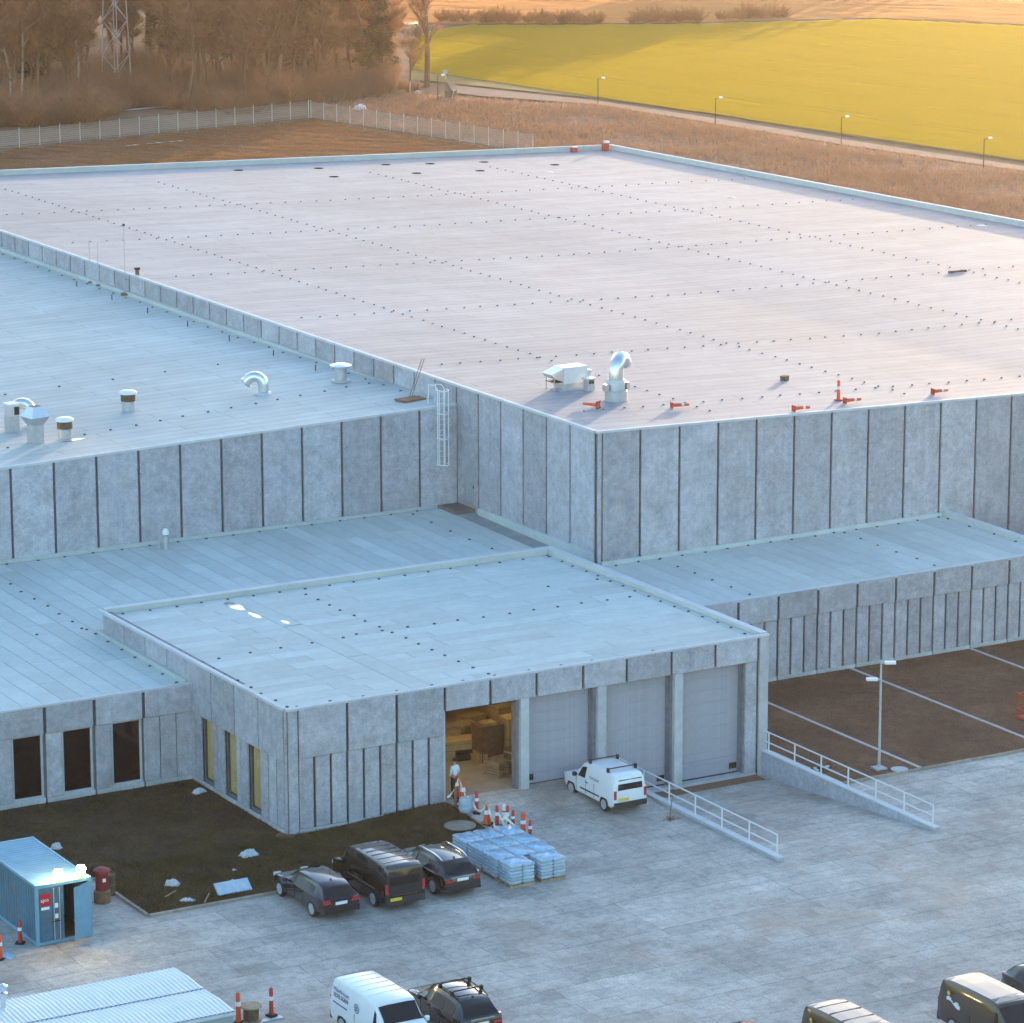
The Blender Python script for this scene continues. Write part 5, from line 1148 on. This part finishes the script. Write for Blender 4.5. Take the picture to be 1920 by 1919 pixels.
dl = corr((-hx+.13, -hy+.02, 0), (1, 0, 0), 2, .035, 1.08, .18, ch-.15, (0, -1, 0)).build('door', M_['container'], t); tag(dl, 'closed left container door with red sign')
for x in (-.45, -.2): MB().tube((x, -hy-.03, .2), (x, -hy-.03, ch-.2), .02, n=6).build('lock_bar', M_['galv'], dl)
MB().box(-.52, -.15, -hy-.045, -hy-.03, .95, 1.0).build('handle', M_['black'], dl)
MB().box(-1.06, -.58, -hy-.022, -hy-.008, 1.68, 2.20).build('sign', M_['signred'], dl); MB().box(-1.0, -.64, -hy-.02, -hy-.008, 1.52, 1.64).build('sign_foot', M_['letter'], dl)
text_on('ajos', .22, dl, Matrix(((1, 0, 0, -1.02), (0, 0, -1, -hy-.024), (.12, 1, 0, 1.86), (0, 0, 0, 1))), 'letter')
for x, z in ((-.42, 1.55), (-.42, 1.10)): MB().box(x, x+.14, -hy-.055, -hy-.04, z, z+.19).build('paper', M_['letter'], dl)
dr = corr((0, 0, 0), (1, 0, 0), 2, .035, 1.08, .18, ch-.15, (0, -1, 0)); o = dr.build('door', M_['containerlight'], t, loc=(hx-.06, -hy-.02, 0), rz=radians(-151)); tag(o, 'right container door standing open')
for x in (.35, .75): MB().tube((x, -.04, .2), (x, -.04, ch-.2), .02, n=6).build('lock_bar', M_['galv'], o)
for i, (x, lab) in enumerate(((-.18, 'lit yellow floodlight on the container roof, the left and brighter one'), (.82, 'lit yellow floodlight at the right corner of the container roof'))):
    f = thing('floodlight', lab, 'floodlight', (t.location.x+x, t.location.y-hy+.12, ch), 0, 'lit floodlights on the container')
    MB().box(-.17, .17, -.10, .10, 0, .05).build('foot', M_['plate_y'], f); MB().tube((0, 0, .05), (0, 0, .22), .03, n=6).build('stem', M_['plate_y'], f)
    MB().box(-.11, .11, .06, .14, .24, .44).build('housing', M_['plate_y'], f); MB().lathe([(0, -.19), (.14, -.14), (.20, 0), (.14, .14), (0, .19)], 14, (0, -.03, .36)).build('bulb', M_['lamp'], f, smooth=60)
# red heater by the container
defmat('heaterred', (.20, .022, .02), .6, noise=[(4, .25)])
p = G(192, 1692); t = thing('red_heater', 'red round site heater with domed lid beside the blue container', 'heater', (p.x, p.y, 0)); 
MB().lathe([(.27, .55), (.27, 1.3), (.24, 1.34)], 16).build('drum', M_['heaterred'], t, smooth=35); MB().lathe([(.38, 1.36), (.36, 1.42), (.2, 1.5), (0, 1.52)], 16).build('lid', M_['heaterred'], t, smooth=35); MB().lathe([(.36, .0), (.36, .5), (.28, .55)], 12).build('stand', M_['rust'], t, smooth=35); MB().box(-.08, .06, -.285, -.26, .95, 1.1).build('label', M_['white'], t)
p = G(203, 1682); t = thing('dark_drum', 'dark rusty drum behind the red heater', 'drum', (p.x+.1, p.y+.3, 0)); MB().lathe([(.34, 0), (.35, .3), (.34, .6), (.35, .9), (.30, .92), (.30, .88), (0, .88)], 16).build('shell', M_['darkwood'], t, smooth=35); MB().lathe([(.36, .44), (.36, .48)], 16).build('hoop', M_['rust'], t)
p = G(38, 1770); barrier_post('dark red post with white tip beside the container side', (p.x, p.y, 0), 1.0, ms=('red', 'white'))
p = G(1, 1800); barrier_post('red and white post cut by the left picture edge', (p.x, p.y, 0), 1.05)
p = G(10, 1795); tag(crumple(.35, .15).build('plastic_sheet', M_['wrap'], loc=(p.x, p.y, .0)), 'pale blue plastic scrap at the left picture edge', 'plastic')
# ------------------------------------------------------------------ two site cabins
def cabin(y0, y1, lab, x0=-29.0, x1=-14.7):
    t = thing('site_cabin', lab, 'cabin', ((x0+x1)/2, (y0+y1)/2, 0), 0, 'white roofed site cabins'); a, b = (x1-x0)/2, (y1-y0)/2-.05; H = 2.55
    MB().box(-a+.04, a-.04, -b+.04, b-.04, .12, H-.05).build('wall', M_['cabinwall'], t)
    r = MB(); n = int(2*a/.09)
    for i in range(n+1):
        x = -a+2*a*i/n; z = H+(.045 if i % 2 else 0); r.v += [(x, -b, z-.03), (x, 0, z+.04), (x, b, z-.03)]
    for i in range(n):
        for j in range(2): r.f.append((3*i+j, 3*i+3+j, 3*i+4+j, 3*i+1+j)); r.m.append(0)
    r.build('roof', M_['cabinroof'], t)
    for yy in (-b, b): MB().box(-a, a, yy-.05, yy+.03, H-.16, H-.04).build('eave', M_['flash'], t)
    for xx in (-a, a): MB().box(xx-.03, xx+.03, -b, b, H-.16, H-.02).build('eave', M_['flash'], t)
    MB().box(a-.039, a-.02, -.9, .1, .3, 2.2).build('door', M_['doorgrey'], t)
    for k in range(3): MB().box(-a+2+k*4, -a+3.2+k*4, -b+.02, -b+.039, 1.0, 2.0).build('window', M_['glass'], t)
    return t
cabin(-24.36, -21.68, 'nearer site cabin with pale ribbed metal roof at the bottom left'); cabin(-21.66, -19.0, 'farther site cabin with white ribbed metal roof at the bottom left')
p = G(6, 1892, 2.6); t = thing('roof_cowl', 'small shiny flue cowl on the cabin roof at the left edge', 'flue', (p.x, p.y, 2.58)); MB().lathe([(.14, 0), (.1, .05), (.1, .5), (.18, .52), (.18, .62), (0, .7)], 12).build('pipe', M_['duct'], t, smooth=35); MB().lathe([(.16, .72), (.2, .9), (0, 1.0)], 12).build('cap', M_['duct'], t, smooth=40)
p = G(447, 1919); barrier_post('orange barrier post right beside the cabin corner', (p.x, p.y, 0), 1.25, .10)
p = G(509, 1908); barrier_post('red and white barrier post standing on a plate right of the cable drum', (p.x, p.y, .05), 1.15, .09, ms=('red', 'white'))
p = G(471, 1916); t = thing('cable_drum', 'small wooden cable drum between the two barrier posts', 'cable drum', (p.x, p.y, 0)); MB().lathe([(.42, 0), (.42, .06), (.2, .06), (.2, .6), (.42, .6), (.42, .66), (0, .66)], 18).build('spool', M_['wood'], t, smooth=35); MB().lathe([(.21, .1), (.3, .12), (.3, .54), (.21, .58)], 18).build('cable', M_['darkwood'], t, smooth=35)
p = G(490, 1917); tag(MB().box(-1.2, .9, -.14, .14, 0, .05).build('steel_plate', M_['galv'], loc=(p.x, p.y, .0), rz=.05), 'long pale steel plate lying under the barrier post', 'plate')
# ------------------------------------------------------------------ person in the doorway
def skin_obj(name, verts, edges, m, parent):
    me = bpy.data.meshes.new(name); me.from_pydata([v[:3] for v in verts], edges, []); me.materials.append(M_[m]); o = obj(name, me, parent)
    md = o.modifiers.new('skin', 'SKIN'); md.use_smooth_shade = True
    for i, v in enumerate(verts): me.skin_vertices[0].data[i].radius = (v[3], v[4] if len(v) > 4 else v[3]); me.skin_vertices[0].data[i].use_root = (i == 0)
    s = o.modifiers.new('sub', 'SUBSURF'); s.levels = 1; s.render_levels = 2; return o
px, py, _ = at(850, 1492)
pe = thing('person', 'person in a pale blue shirt and dark trousers standing in the open door, back turned', 'person', (8.35, .62, .285), radians(15))
skin_obj('body', [(0, 0, .95, .13, .10), (0, 0, 1.15, .12, .085), (0, .0, 1.38, .15, .09), (0, 0, 1.50, .055), (0, .02, 1.58, .06, .065), (0, .03, 1.66, .082, .098), (0, .02, 1.74, .06, .075),
    (-.17, 0, 1.40, .055), (-.25, -.02, 1.15, .045), (-.22, .10, .92, .034), (-.20, .15, .86, .03), (.17, 0, 1.40, .055), (.25, -.02, 1.15, .045), (.20, .12, .93, .034), (.18, .17, .87, .03),
    (-.10, 0, .88, .085), (-.11, .02, .50, .06), (-.12, -.01, .09, .042), (-.13, .13, .04, .035), (.10, 0, .88, .085), (.11, .02, .50, .06), (.12, -.02, .09, .042), (.13, .12, .04, .035)],
    [(0, 1), (1, 2), (2, 3), (3, 4), (4, 5), (5, 6), (2, 7), (7, 8), (8, 9), (9, 10), (2, 11), (11, 12), (12, 13), (13, 14), (0, 15), (15, 16), (16, 17), (17, 18), (0, 19), (19, 20), (20, 21), (21, 22)], 'skin', pe)
skin_obj('shirt', [(0, 0, .90, .155, .12), (0, 0, 1.15, .15, .11), (0, 0, 1.36, .175, .112), (0, 0, 1.47, .075), (-.175, 0, 1.40, .075), (-.26, -.02, 1.15, .062), (-.225, .09, .96, .048), (.175, 0, 1.40, .075), (.26, -.02, 1.15, .062), (.21, .10, .97, .048)],
    [(0, 1), (1, 2), (2, 3), (2, 4), (4, 5), (5, 6), (2, 7), (7, 8), (8, 9)], 'shirt', pe)
skin_obj('trousers', [(0, 0, .93, .145, .115), (-.10, 0, .82, .105), (-.115, .02, .48, .078), (-.125, -.01, .10, .062), (.10, 0, .82, .105), (.115, .02, .48, .078), (.125, -.02, .10, .062)], [(0, 1), (1, 2), (2, 3), (0, 4), (4, 5), (5, 6)], 'trousers', pe)
MB().lathe([(.088, -.05), (.104, .0), (.10, .05), (.06, .09), (0, .10)], 12, (0, .005, 1.70)).build('hair', M_['hair'], pe, smooth=70)
for s in (-1, 1):
    MB().box(s*.125-.05, s*.125+.05, -.08, .19, 0, .07).build('shoe', M_['black'], pe)
    h = MB()
    for k, L_ in enumerate((.065, .075, .08, .07)): h.tube((s*(.165+.016*k), .17, .86), (s*(.165+.016*k), .17+L_*.6, .835-L_*.5), .009, .007, 5)
    h.tube((s*.165, .16, .88), (s*.13, .21, .87), .011, .008, 5); h.box(s*.19-.035, s*.19+.035, .12, .175, .845, .885); h.build('hand', M_['skin'], pe)
    MB().lathe([(0, -.02), (.012, 0), (0, .02)], 5, (s*.035, .115, 1.665)).build('eye', M_['black'], pe)
# ------------------------------------------------------------------ trees, fence, pylon, path lamps
def bare_tree(seed, H, spread, lean=.06, twigs=9000, tw=.028, first=.25, tr=.018):
    R = random.Random(seed); tk = MB(); cr = MB()
    tips = []
    def branch(p, d, L, r, lev):
        n = 3; pts = [p]; rs = [r]; q = Vector(p); dd = Vector(d)
        for i in range(n):
            dd = (dd+Vector((R.gauss(0, .12), R.gauss(0, .12), R.uniform(.02, .14)))).normalized(); q = q+dd*L/n; pts.append(Vector(q)); rs.append(r*(1-.55*(i+1)/n))
        tk.path(pts, rs, 5 if lev < 2 else 3)
        if lev >= 3: tips.append((pts, dd)); return
        for k in range(R.randint(3, 5) if lev else R.randint(10, 14)):
            f = R.uniform(first if lev == 0 else .25, 1); i = min(n-1, int(f*n)); pp = pts[i].lerp(pts[i+1], f*n-i)
            a = R.uniform(0, 2*pi); up = R.uniform(.35, 1.0) if lev == 0 else R.uniform(.1, .9)
            nd = (Vector((cos(a), sin(a), up))*(.9)+dd*.5).normalized()
            LL = L*(R.uniform(.22, .38)*(1.25-.6*f)*spread if lev == 0 else R.uniform(.35, .6)); branch(pp, nd, LL, max(.012, rs[i]*R.uniform(.35, .55)), lev+1)
        tips.append((pts[-2:], dd))
    branch(Vector((0, 0, -.1)), Vector((R.gauss(0, lean), R.gauss(0, lean), 1)).normalized(), H, H*tr, 0)
    for _ in range(twigs):
        pts, dd = R.choice(tips); i = R.randrange(len(pts)-1); p = pts[i].lerp(pts[i+1], R.random())
        d = (dd*.6+Vector((R.gauss(0, .55), R.gauss(0, .55), R.gauss(.15, .4)))).normalized(); L = R.uniform(.4, 1.3); s = d.cross(Vector((R.gauss(0, 1), R.gauss(0, 1), R.gauss(0, 1)))).normalized()*tw*R.uniform(.6, 1.3)
        m = p+d*L*.5+Vector((R.gauss(0, .06), R.gauss(0, .06), R.gauss(0, .06))); e = p+d*L
        j = len(cr.v); cr.v += [p-s, p+s, m+s*.7, m-s*.7, e]; cr.f += [(j, j+1, j+2, j+3), (j+3, j+2, j+4)]; cr.m += [0, 0]
    return tk, cr
def conifer(seed, H, r, n=2600):
    R = random.Random(seed); tk = MB(); tk.tube((0, 0, -.1), (0, 0, H*.95), H*.016, .03, 6); cr = MB()
    for _ in range(n):
        f = R.random()**.8; z = H*(.18+.82*f); rr = r*(1-f)**.85*(.75+.25*sin(z*4+R.random())); a = R.uniform(0, 2*pi); q = rr*sqrt(R.uniform(.1, 1))
        c = Vector((q*cos(a), q*sin(a), z-q*.22)); d = Vector((cos(a), sin(a), -.25)).normalized(); s = Vector((-sin(a), cos(a), R.gauss(0, .3))).normalized()*R.uniform(.08, .2); L = R.uniform(.3, .7)
        j = len(cr.v); cr.v += [c-s*.4, c+s*.4, c+d*L+s, c+d*L-s]; cr.f.append((j, j+1, j+2, j+3)); cr.m.append(0)
    for k in range(28):
        z = H*(.2+.7*k/28); a = k*2.4; L = r*(1-k/30)*.9; tk.tube((0, 0, z), (cos(a)*L, sin(a)*L, z-L*.2), .03, .01, 3)
    return tk, cr
def shrub(seed, H, n=1300, tw=.02):
    R = random.Random(seed); tk = MB(); cr = MB()
    st = []
    for k in range(20):
        a = R.uniform(0, 2*pi); e_ = R.uniform(.1, 1.5); d = Vector((cos(a)*e_, sin(a)*e_, 1)).normalized(); L = H*R.uniform(.6, 1); b = Vector((cos(a)*.3*R.random(), sin(a)*.3*R.random(), -.05))
        pts = [b, b+d*L*.5+Vector((R.gauss(0, .1), R.gauss(0, .1), 0)), b+d*L]; tk.path(pts, [.04, .028, .012], 3); st.append(pts)
    for _ in range(n):
        pts = R.choice(st); i = R.randrange(2); p = pts[i].lerp(pts[i+1], R.random()); d = Vector((R.gauss(0, .7), R.gauss(0, .7), R.uniform(.1, 1.1))).normalized(); L = R.uniform(.3, .9)*H/3; s = d.cross(Vector((R.gauss(0, 1), R.gauss(0, 1), .1))).normalized()*tw
        j = len(cr.v); cr.v += [p-s, p+s, p+d*L]; cr.f.append((j, j+1, j+2)); cr.m.append(0)
    return tk, cr
def proto(tk, cr, mt, mc): return (tk.mesh('trunk', M_[mt]), cr.mesh('crown', M_[mc]))
BT = [proto(*bare_tree(11, 13, 1.0), 'bark', 'twig'), proto(*bare_tree(12, 15, .8, twigs=8500), 'bark', 'twig'), proto(*bare_tree(13, 11, 1.2), 'bark', 'twig'), proto(*bare_tree(14, 16, .75, twigs=9000), 'bark', 'twig'), proto(*bare_tree(17, 12, 1.1, twigs=10000), 'bark', 'twig')]
BI = [proto(*bare_tree(15, 15, .55, twigs=1600, tr=.011, first=.4), 'birch', 'twig'), proto(*bare_tree(16, 13, .6, twigs=1500, tr=.011, first=.35), 'birch', 'twig')]
CO = [proto(*conifer(21, 15, 3.0, 4200), 'bark', 'needle'), proto(*conifer(22, 12, 2.4, 3200), 'bark', 'needle')]
SH = [proto(*shrub(31, 3.6, 1900), 'bark', 'twig'), proto(*shrub(32, 2.8, 1600), 'bark', 'twig'), proto(*shrub(33, 4.6, 2200), 'bark', 'twig')]
def plant(name, pr, label, loc, s=1, group=None, cat='tree'):
    t = thing(name, label, cat, loc, random.uniform(0, 6.28), group); sc = s*random.uniform(.9, 1.1); t.scale = (sc, sc, sc*random.uniform(.92, 1.08))
    obj('trunk', pr[0], t); obj('crown', pr[1], t); return t
rnd = random.Random(5)
def edge(px): return lerp_tab([(-100, 246), (0, 240), (180, 232), (260, 200), (450, 214), (560, 196), (660, 188), (740, 176)], px)
cells = [(i, j) for i in range(18) for j in range(9)]
for i, j in cells:
    px = -50+i*45+rnd.uniform(-22, 22); py = edge(px)-8-j*20-rnd.uniform(0, 14)
    if px < 190 and j == 0: continue
    if abs(px-222) < 80 and py > 148: continue
    if px > 735: continue
    if py < -30: py = -30-rnd.uniform(0, 40)
    p = G(px, py); r = rnd.random()
    if r < .05: plant('birch_tree', rnd.choice(BI), 'slender pale stemmed birch among the bare trees of the wood', (p.x, p.y, 0), 1, 'birches in the wood')
    else: plant('bare_tree', rnd.choice(BT), 'bare brown broadleaf tree in the dense wood beyond the wire fence', (p.x, p.y, 0), rnd.uniform(.8, 1.1), 'bare trees of the wood')
for _ in range(45):
    p = G(rnd.uniform(-60, 770), rnd.uniform(-170, -40)); plant('bare_tree', rnd.choice(BT), 'bare brown broadleaf tree in the dense wood beyond the wire fence', (p.x, p.y, 0), rnd.uniform(.9, 1.2), 'bare trees of the wood')
for (px, py, k, s, lab) in ((92, 150, 0, 1.0, 'dark conifer left of the pylon'), (435, 140, 0, .95, 'dark conifer in the middle of the wood'), (712, 165, 1, 1.15, 'dark pine at the right edge of the wood'), (20, 120, 1, 1.1, 'dark conifer at the left picture edge'), (655, 120, 0, .9, 'dark conifer deep in the right part of the wood'), (60, 175, 1, 1.0, 'dark conifer among the trees left of the pylon'), (130, 130, 0, 1.0, 'dark conifer directly behind the pylon on its left'), (300, 120, 1, 1.0, 'dark conifer just right of the pylon'), (560, 150, 1, .9, 'small dark conifer in the right half of the wood'), (690, 150, 0, 1.0, 'tall dark conifer second from the right edge of the wood')):
    p = G(px, py); plant('conifer', CO[k], lab, (p.x, p.y, 0), s, 'conifers in the wood')
for (px, py, lab) in ((22, 205, 'tall pale birch at the far left'), (40, 200, 'second pale birch at the far left'), (146, 190, 'pale birch just left of the pylon'), (500, 175, 'pale birch in the right half of the wood'), (524, 172, 'pale birch beside another in the right half of the wood')):
    p = G(px, py); plant('birch_tree', BI[0], lab, (p.x, p.y, 0), 1.05, 'birches in the wood')
for k in range(46):
    px = rnd.uniform(-30, 740); py = edge(px)-rnd.uniform(-3, 14)
    if 190 < px < 255: py -= 6
    p = G(px, py); plant('bare_shrub', SH[k % 3], 'bare brown shrub in the thicket along the wire fence', (p.x, p.y, 0), rnd.uniform(.6, 1.0) if px > 185 else rnd.uniform(.9, 1.25), 'shrubs along the fence', 'shrub')
p = G(800, 163); plant('bare_tree', proto(*bare_tree(44, 13.5, .85, twigs=1500, first=.35, tr=.03), 'bark', 'twig'), 'single thick trunked bare tree at the left end of the field', (p.x, p.y, 0), 1)
p = G(768, 166); plant('bare_tree', proto(*bare_tree(45, 6.5, 1.3, twigs=900, first=.3), 'bark', 'twig'), 'small spreading bare tree just left of the thick trunked one', (p.x, p.y, 0), 1)
for k, px in enumerate((752, 780, 735, 765)): p = G(px, 168+4*(k % 2)); plant('bare_shrub', SH[1], 'low bare shrub at the foot of the small spreading tree', (p.x, p.y, 0), .5, 'shrubs by the field corner', 'shrub')
# undergrowth of the wood, one brown thicket nobody could count
wp = [(-60, 215), (79.6, 233.5), (121.6, 242), tuple(G(700, 186))[:2], tuple(G(745, 168))[:2], tuple(G(745, 60))[:2], (60, 420), (-60, 420)]
ub = MB(); rr_ = random.Random(9); cnt = 0
while cnt < 95000:
    px, py = rr_.uniform(-40, 745), 0; py = edge(px)+2-abs(rr_.gauss(0, 40)); q = G(px, py); x, y = q.x, q.y
    hm = 1.6+2.6*(.5+.5*sin(x*.31+1.3*sin(y*.13)))*(.5+.5*sin(y*.21+x*.07)); hm *= 1.5 if px < 185 else 1
    h = hm*rr_.uniform(.35, 1.1); a = rr_.uniform(0, 2*pi); w_ = .026; lx, ly = rr_.gauss(0, .28)*h, rr_.gauss(0, .28)*h; i = len(ub.v); zz = rr_.uniform(0, .5)*h
    ub.v += [(x-cos(a)*w_, y-sin(a)*w_, zz), (x+cos(a)*w_, y+sin(a)*w_, zz), (x+lx, y+ly, h)]; ub.f.append((i, i+1, i+2)); ub.m.append(0); cnt += 1
tag(ub.build('undergrowth', M_['brush']), label='dense brown twiggy undergrowth filling the floor of the wood', kind='stuff')
# far hedge
defmat('hedgetwig', (.30, .13, .06), .9, rand=.2, trans=(.4, .18, .08, .3))
HG = [proto(*shrub(51, 3.4, 2400, .035), 'bark', 'hedgetwig'), proto(*shrub(52, 2.6, 2000, .035), 'bark', 'hedgetwig')]
for k in range(60):
    px = 830+k*11+rnd.uniform(-8, 8); py = lerp_tab([(850, 44), (1050, 47), (1280, 44), (1500, 34), (1640, 30)], px)-rnd.uniform(0, 4)
    if 1130 < px < 1175 or 1320 < px < 1345: continue
    p = G(px, py); plant('hedge_shrub', HG[k % 2], 'reddish brown bare shrub in the far hedge behind the crop field', (p.x, p.y, 0), rnd.uniform(.4, .85), 'far hedge shrubs', 'shrub')
# trees beyond the top of the picture whose long shadows cross the field
d_ = Vector((cos(radians(SUN_AZ)), sin(radians(SUN_AZ)), 0))
for k, (px, py, s_) in enumerate(((815, 122, 190), (835, 131, 190), (862, 132, 185), (905, 128, 185), (935, 124, 180), (1000, 116, 180), (1050, 110, 175), (1085, 106, 170), (1140, 98, 170), (1150, 92, 165), (1300, 68, 130), (1340, 65, 130), (1400, 60, 125), (1440, 57, 120), (1500, 52, 115), (1560, 47, 110), (880, 131, 200), (1020, 112, 195))):
    for q_ in (-4, 0, 4):
      p = G(px, py)+d_*(s_+q_)+Vector((-d_.y, d_.x, 0))*q_*.8; plant('conifer', CO[k % 2], 'dark conifer standing beyond the far field, its long shadow crossing the crop', (p.x, p.y, 0), s_*tan(radians(SUN_EL))/(15, 12)[k % 2]*1.08, 'trees beyond the far field')
# fence of wire panels
def wire_panel(Lp, H=1.9):
    mb = MB()
    for k in range(int(Lp/.14)+1): x = k*.14; mb.box(x-.006, x+.006, -.006, .006, .08, H)
    for k in range(9): z = .1+k*(H-.12)/8; mb.box(0, Lp, .007, .019, z-.007, z+.007)
    return mb.mesh('wire_panel', M_['fence'])
pm = MB().tube((0, 0, -.2), (0, 0, 2.1), .05, n=6).mesh('fence_post', M_['fence'])
def fence(label, p0, p1, sp):
    p0 = Vector((p0[0], p0[1], 0)); p1 = Vector((p1[0], p1[1], 0)); d = p1-p0; n = max(1, round(d.length/sp)); L = d.length/n; t = thing('wire_fence', label, 'fence', p0, atan2(d.y, d.x)); me = wire_panel(L)
    for i in range(n+1): obj('fence_post', pm, t, (i*L, 0, 0))
    for i in range(n): obj('wire_panel', me, t, (i*L, .05, 0))
fence('grey wire mesh fence running left from the corner in front of the wood', (121.4, 238.7), G(-120, 292), 2.6)
fence('grey wire mesh fence running right from the corner beside the dry grass', (121.6, 238.5), (127.9, 198), 2.6)
p = G(675, 207); tag(crumple(.8, .7).build('plastic_sheet', M_['plasticsheet'], loc=(p.x, p.y, .1)), 'white bundle lying behind the wire fence', 'plastic')
p = G(295, 269); 
mb = MB(); mb.add([(4.5*cos(k*pi/9), .35*sin(k*pi/9)+.2*cos(k), .02) for k in range(18)], [tuple(range(18))]); tag(mb.build('snow_patch', M_['plasticsheet'], loc=(p.x, p.y, .0), rz=.17), 'thin pale strip of snow on the lawn inside the fence', 'snow')
p = G(305, 203); mb = MB(); mb.add([(7*cos(k*pi/9), .5*sin(k*pi/9)+.2*cos(k), .03) for k in range(18)], [tuple(range(18))]); tag(mb.build('snow_patch', M_['plasticsheet'], loc=(p.x, p.y, .1), rz=.2), 'pale strip of snow between the fence and the wood', 'snow')
# pylon
p = G(219, 168); t = thing('lattice_pylon', 'grey steel lattice pylon at the edge of the wood', 'pylon', (p.x, p.y, 0), radians(28)); Hh = 34; hw = lambda z: 1.32*(1-z/Hh)+.35*z/Hh
for sx, sy in ((-1, -1), (1, -1), (1, 1), (-1, 1)): MB().tube((sx*hw(0), sy*hw(0), 0), (sx*hw(Hh), sy*hw(Hh), Hh), .09, .06, 4).build('leg', M_['pylon'], t); MB().box(sx*hw(0)-.3, sx*hw(0)+.3, sy*hw(0)-.3, sy*hw(0)+.3, -.1, .25).build('footing', M_['concrete_light'], t)
nz = 18; zs = [Hh*(1-(1-i/nz)**1.15) for i in range(nz+1)]; cs = [(-1, -1), (1, -1), (1, 1), (-1, 1)]
for i in range(nz):
    a, b = zs[i], zs[i+1]
    for k in range(4):
        c0, c1 = cs[k], cs[(k+1) % 4]; A_ = (c0[0]*hw(a), c0[1]*hw(a), a); B_ = (c1[0]*hw(b), c1[1]*hw(b), b); C_ = (c1[0]*hw(a), c1[1]*hw(a), a); D_ = (c0[0]*hw(b), c0[1]*hw(b), b)
        if (i+k) % 2: MB().tube(A_, B_, .045, n=4).build('brace', M_['pylon'], t)
        else: MB().tube(C_, D_, .045, n=4).build('brace', M_['pylon'], t)
for z in (24, 29): MB().box(-5, 5, -.12, .12, z, z+.25).build('cross_arm', M_['pylon'], t)
# path lamps
for px, py, lab in ((821, 191, 'leftmost path lamp beside the timber board'), (1121, 197, 'path lamp second from the left along the field'), (1341, 236, 'path lamp third from the left along the field'), (1577, 274, 'path lamp fourth from the left along the field'), (1844, 317, 'path lamp nearest the right picture edge')):
    p = G(px, py); t = thing('path_lamp', lab, 'lamp post', (p.x, p.y, 0), 0, 'lamps along the footpath'); MB().tube((0, 0, 0), (0, 0, 3.1), .06, .045, 8).build('pole', M_['black'], t); MB().tube((0, 0, 3.08), (.40, -.30, 3.16), .03, n=5).build('arm', M_['black'], t)
    MB().lathe([(.04, .20), (.20, .16), (.24, 0), (.20, -.04), (0, -.06)], 12, (.5, -.38, 3.16)).build('head', M_['pathlamp'], t, smooth=40)
p = G(845, 186); t = thing('timber_board', 'dark boarded panel with a leaning pole beside the footpath', 'board panel', (p.x, p.y, 0), radians(-32))
for k in range(3): MB().box(-.72, .72, -.03, .03, .15+k*.28, .39+k*.28).build('plank', M_['darkwood'], t)
for x in (-.7, 0, .7): MB().box(x-.05, x+.05, .035, .12, 0, 1.1).build('post', M_['darkwood'], t)
MB().tube((.15, -.35, 0), (.42, -.06, 1.1), .035, n=5).build('leaning_pole', M_['fence'], t)
p = G(836, 150); t = thing('round_sign', 'round sign on a thin pole at the path corner', 'sign', (p.x, p.y, 0), radians(-30)); MB().tube((0, 0, 0), (0, 0, 1.2), .03, n=5).build('pole', M_['fence'], t); MB().lathe([(0, -.02), (.3, -.02), (.3, .02), (0, .02)], 14, (0, -.06, 1.0), axis='x').build('disc', M_['galv'], t, rz=-pi/2)
p = G(769, 176); t = thing('marker_post', 'thin pale post left of the thick trunked tree', 'post', (p.x, p.y, 0)); MB().tube((0, 0, 0), (0, 0, 1.5), .04, n=5).build('pole', M_['white'], t); MB().box(-.08, .08, -.08, .08, 0, .06).build('foot', M_['concrete_light'], t)
p = G(783, 178); t = thing('concrete_block', 'small pale concrete block by the path corner', 'block', (p.x, p.y, 0), .3); MB().box(-.4, .4, -.3, .3, 0, .35).build('block', M_['concrete_light'], t); MB().box(-.2, .2, -.15, .15, .351, .5).build('cap', M_['concrete_light'], t)
# ------------------------------------------------------------------ evening haze
hm = bpy.data.materials.new('haze'); hm.use_nodes = True; N = hm.node_tree.nodes; N.remove(N['Principled BSDF'])
pvn = N.new('ShaderNodeVolumePrincipled'); pvn.inputs['Color'].default_value = (1, .87, .74, 1); pvn.inputs['Density'].default_value = 0.00006; pvn.inputs['Anisotropy'].default_value = .78
hm.node_tree.links.new(pvn.outputs[0], N['Material Output'].inputs['Volume'])
tag(MB().box(-1500, 1800, -1500, 1800, -3, 62).build('haze', hm), kind='stuff', label='thin warm evening haze over the whole site')
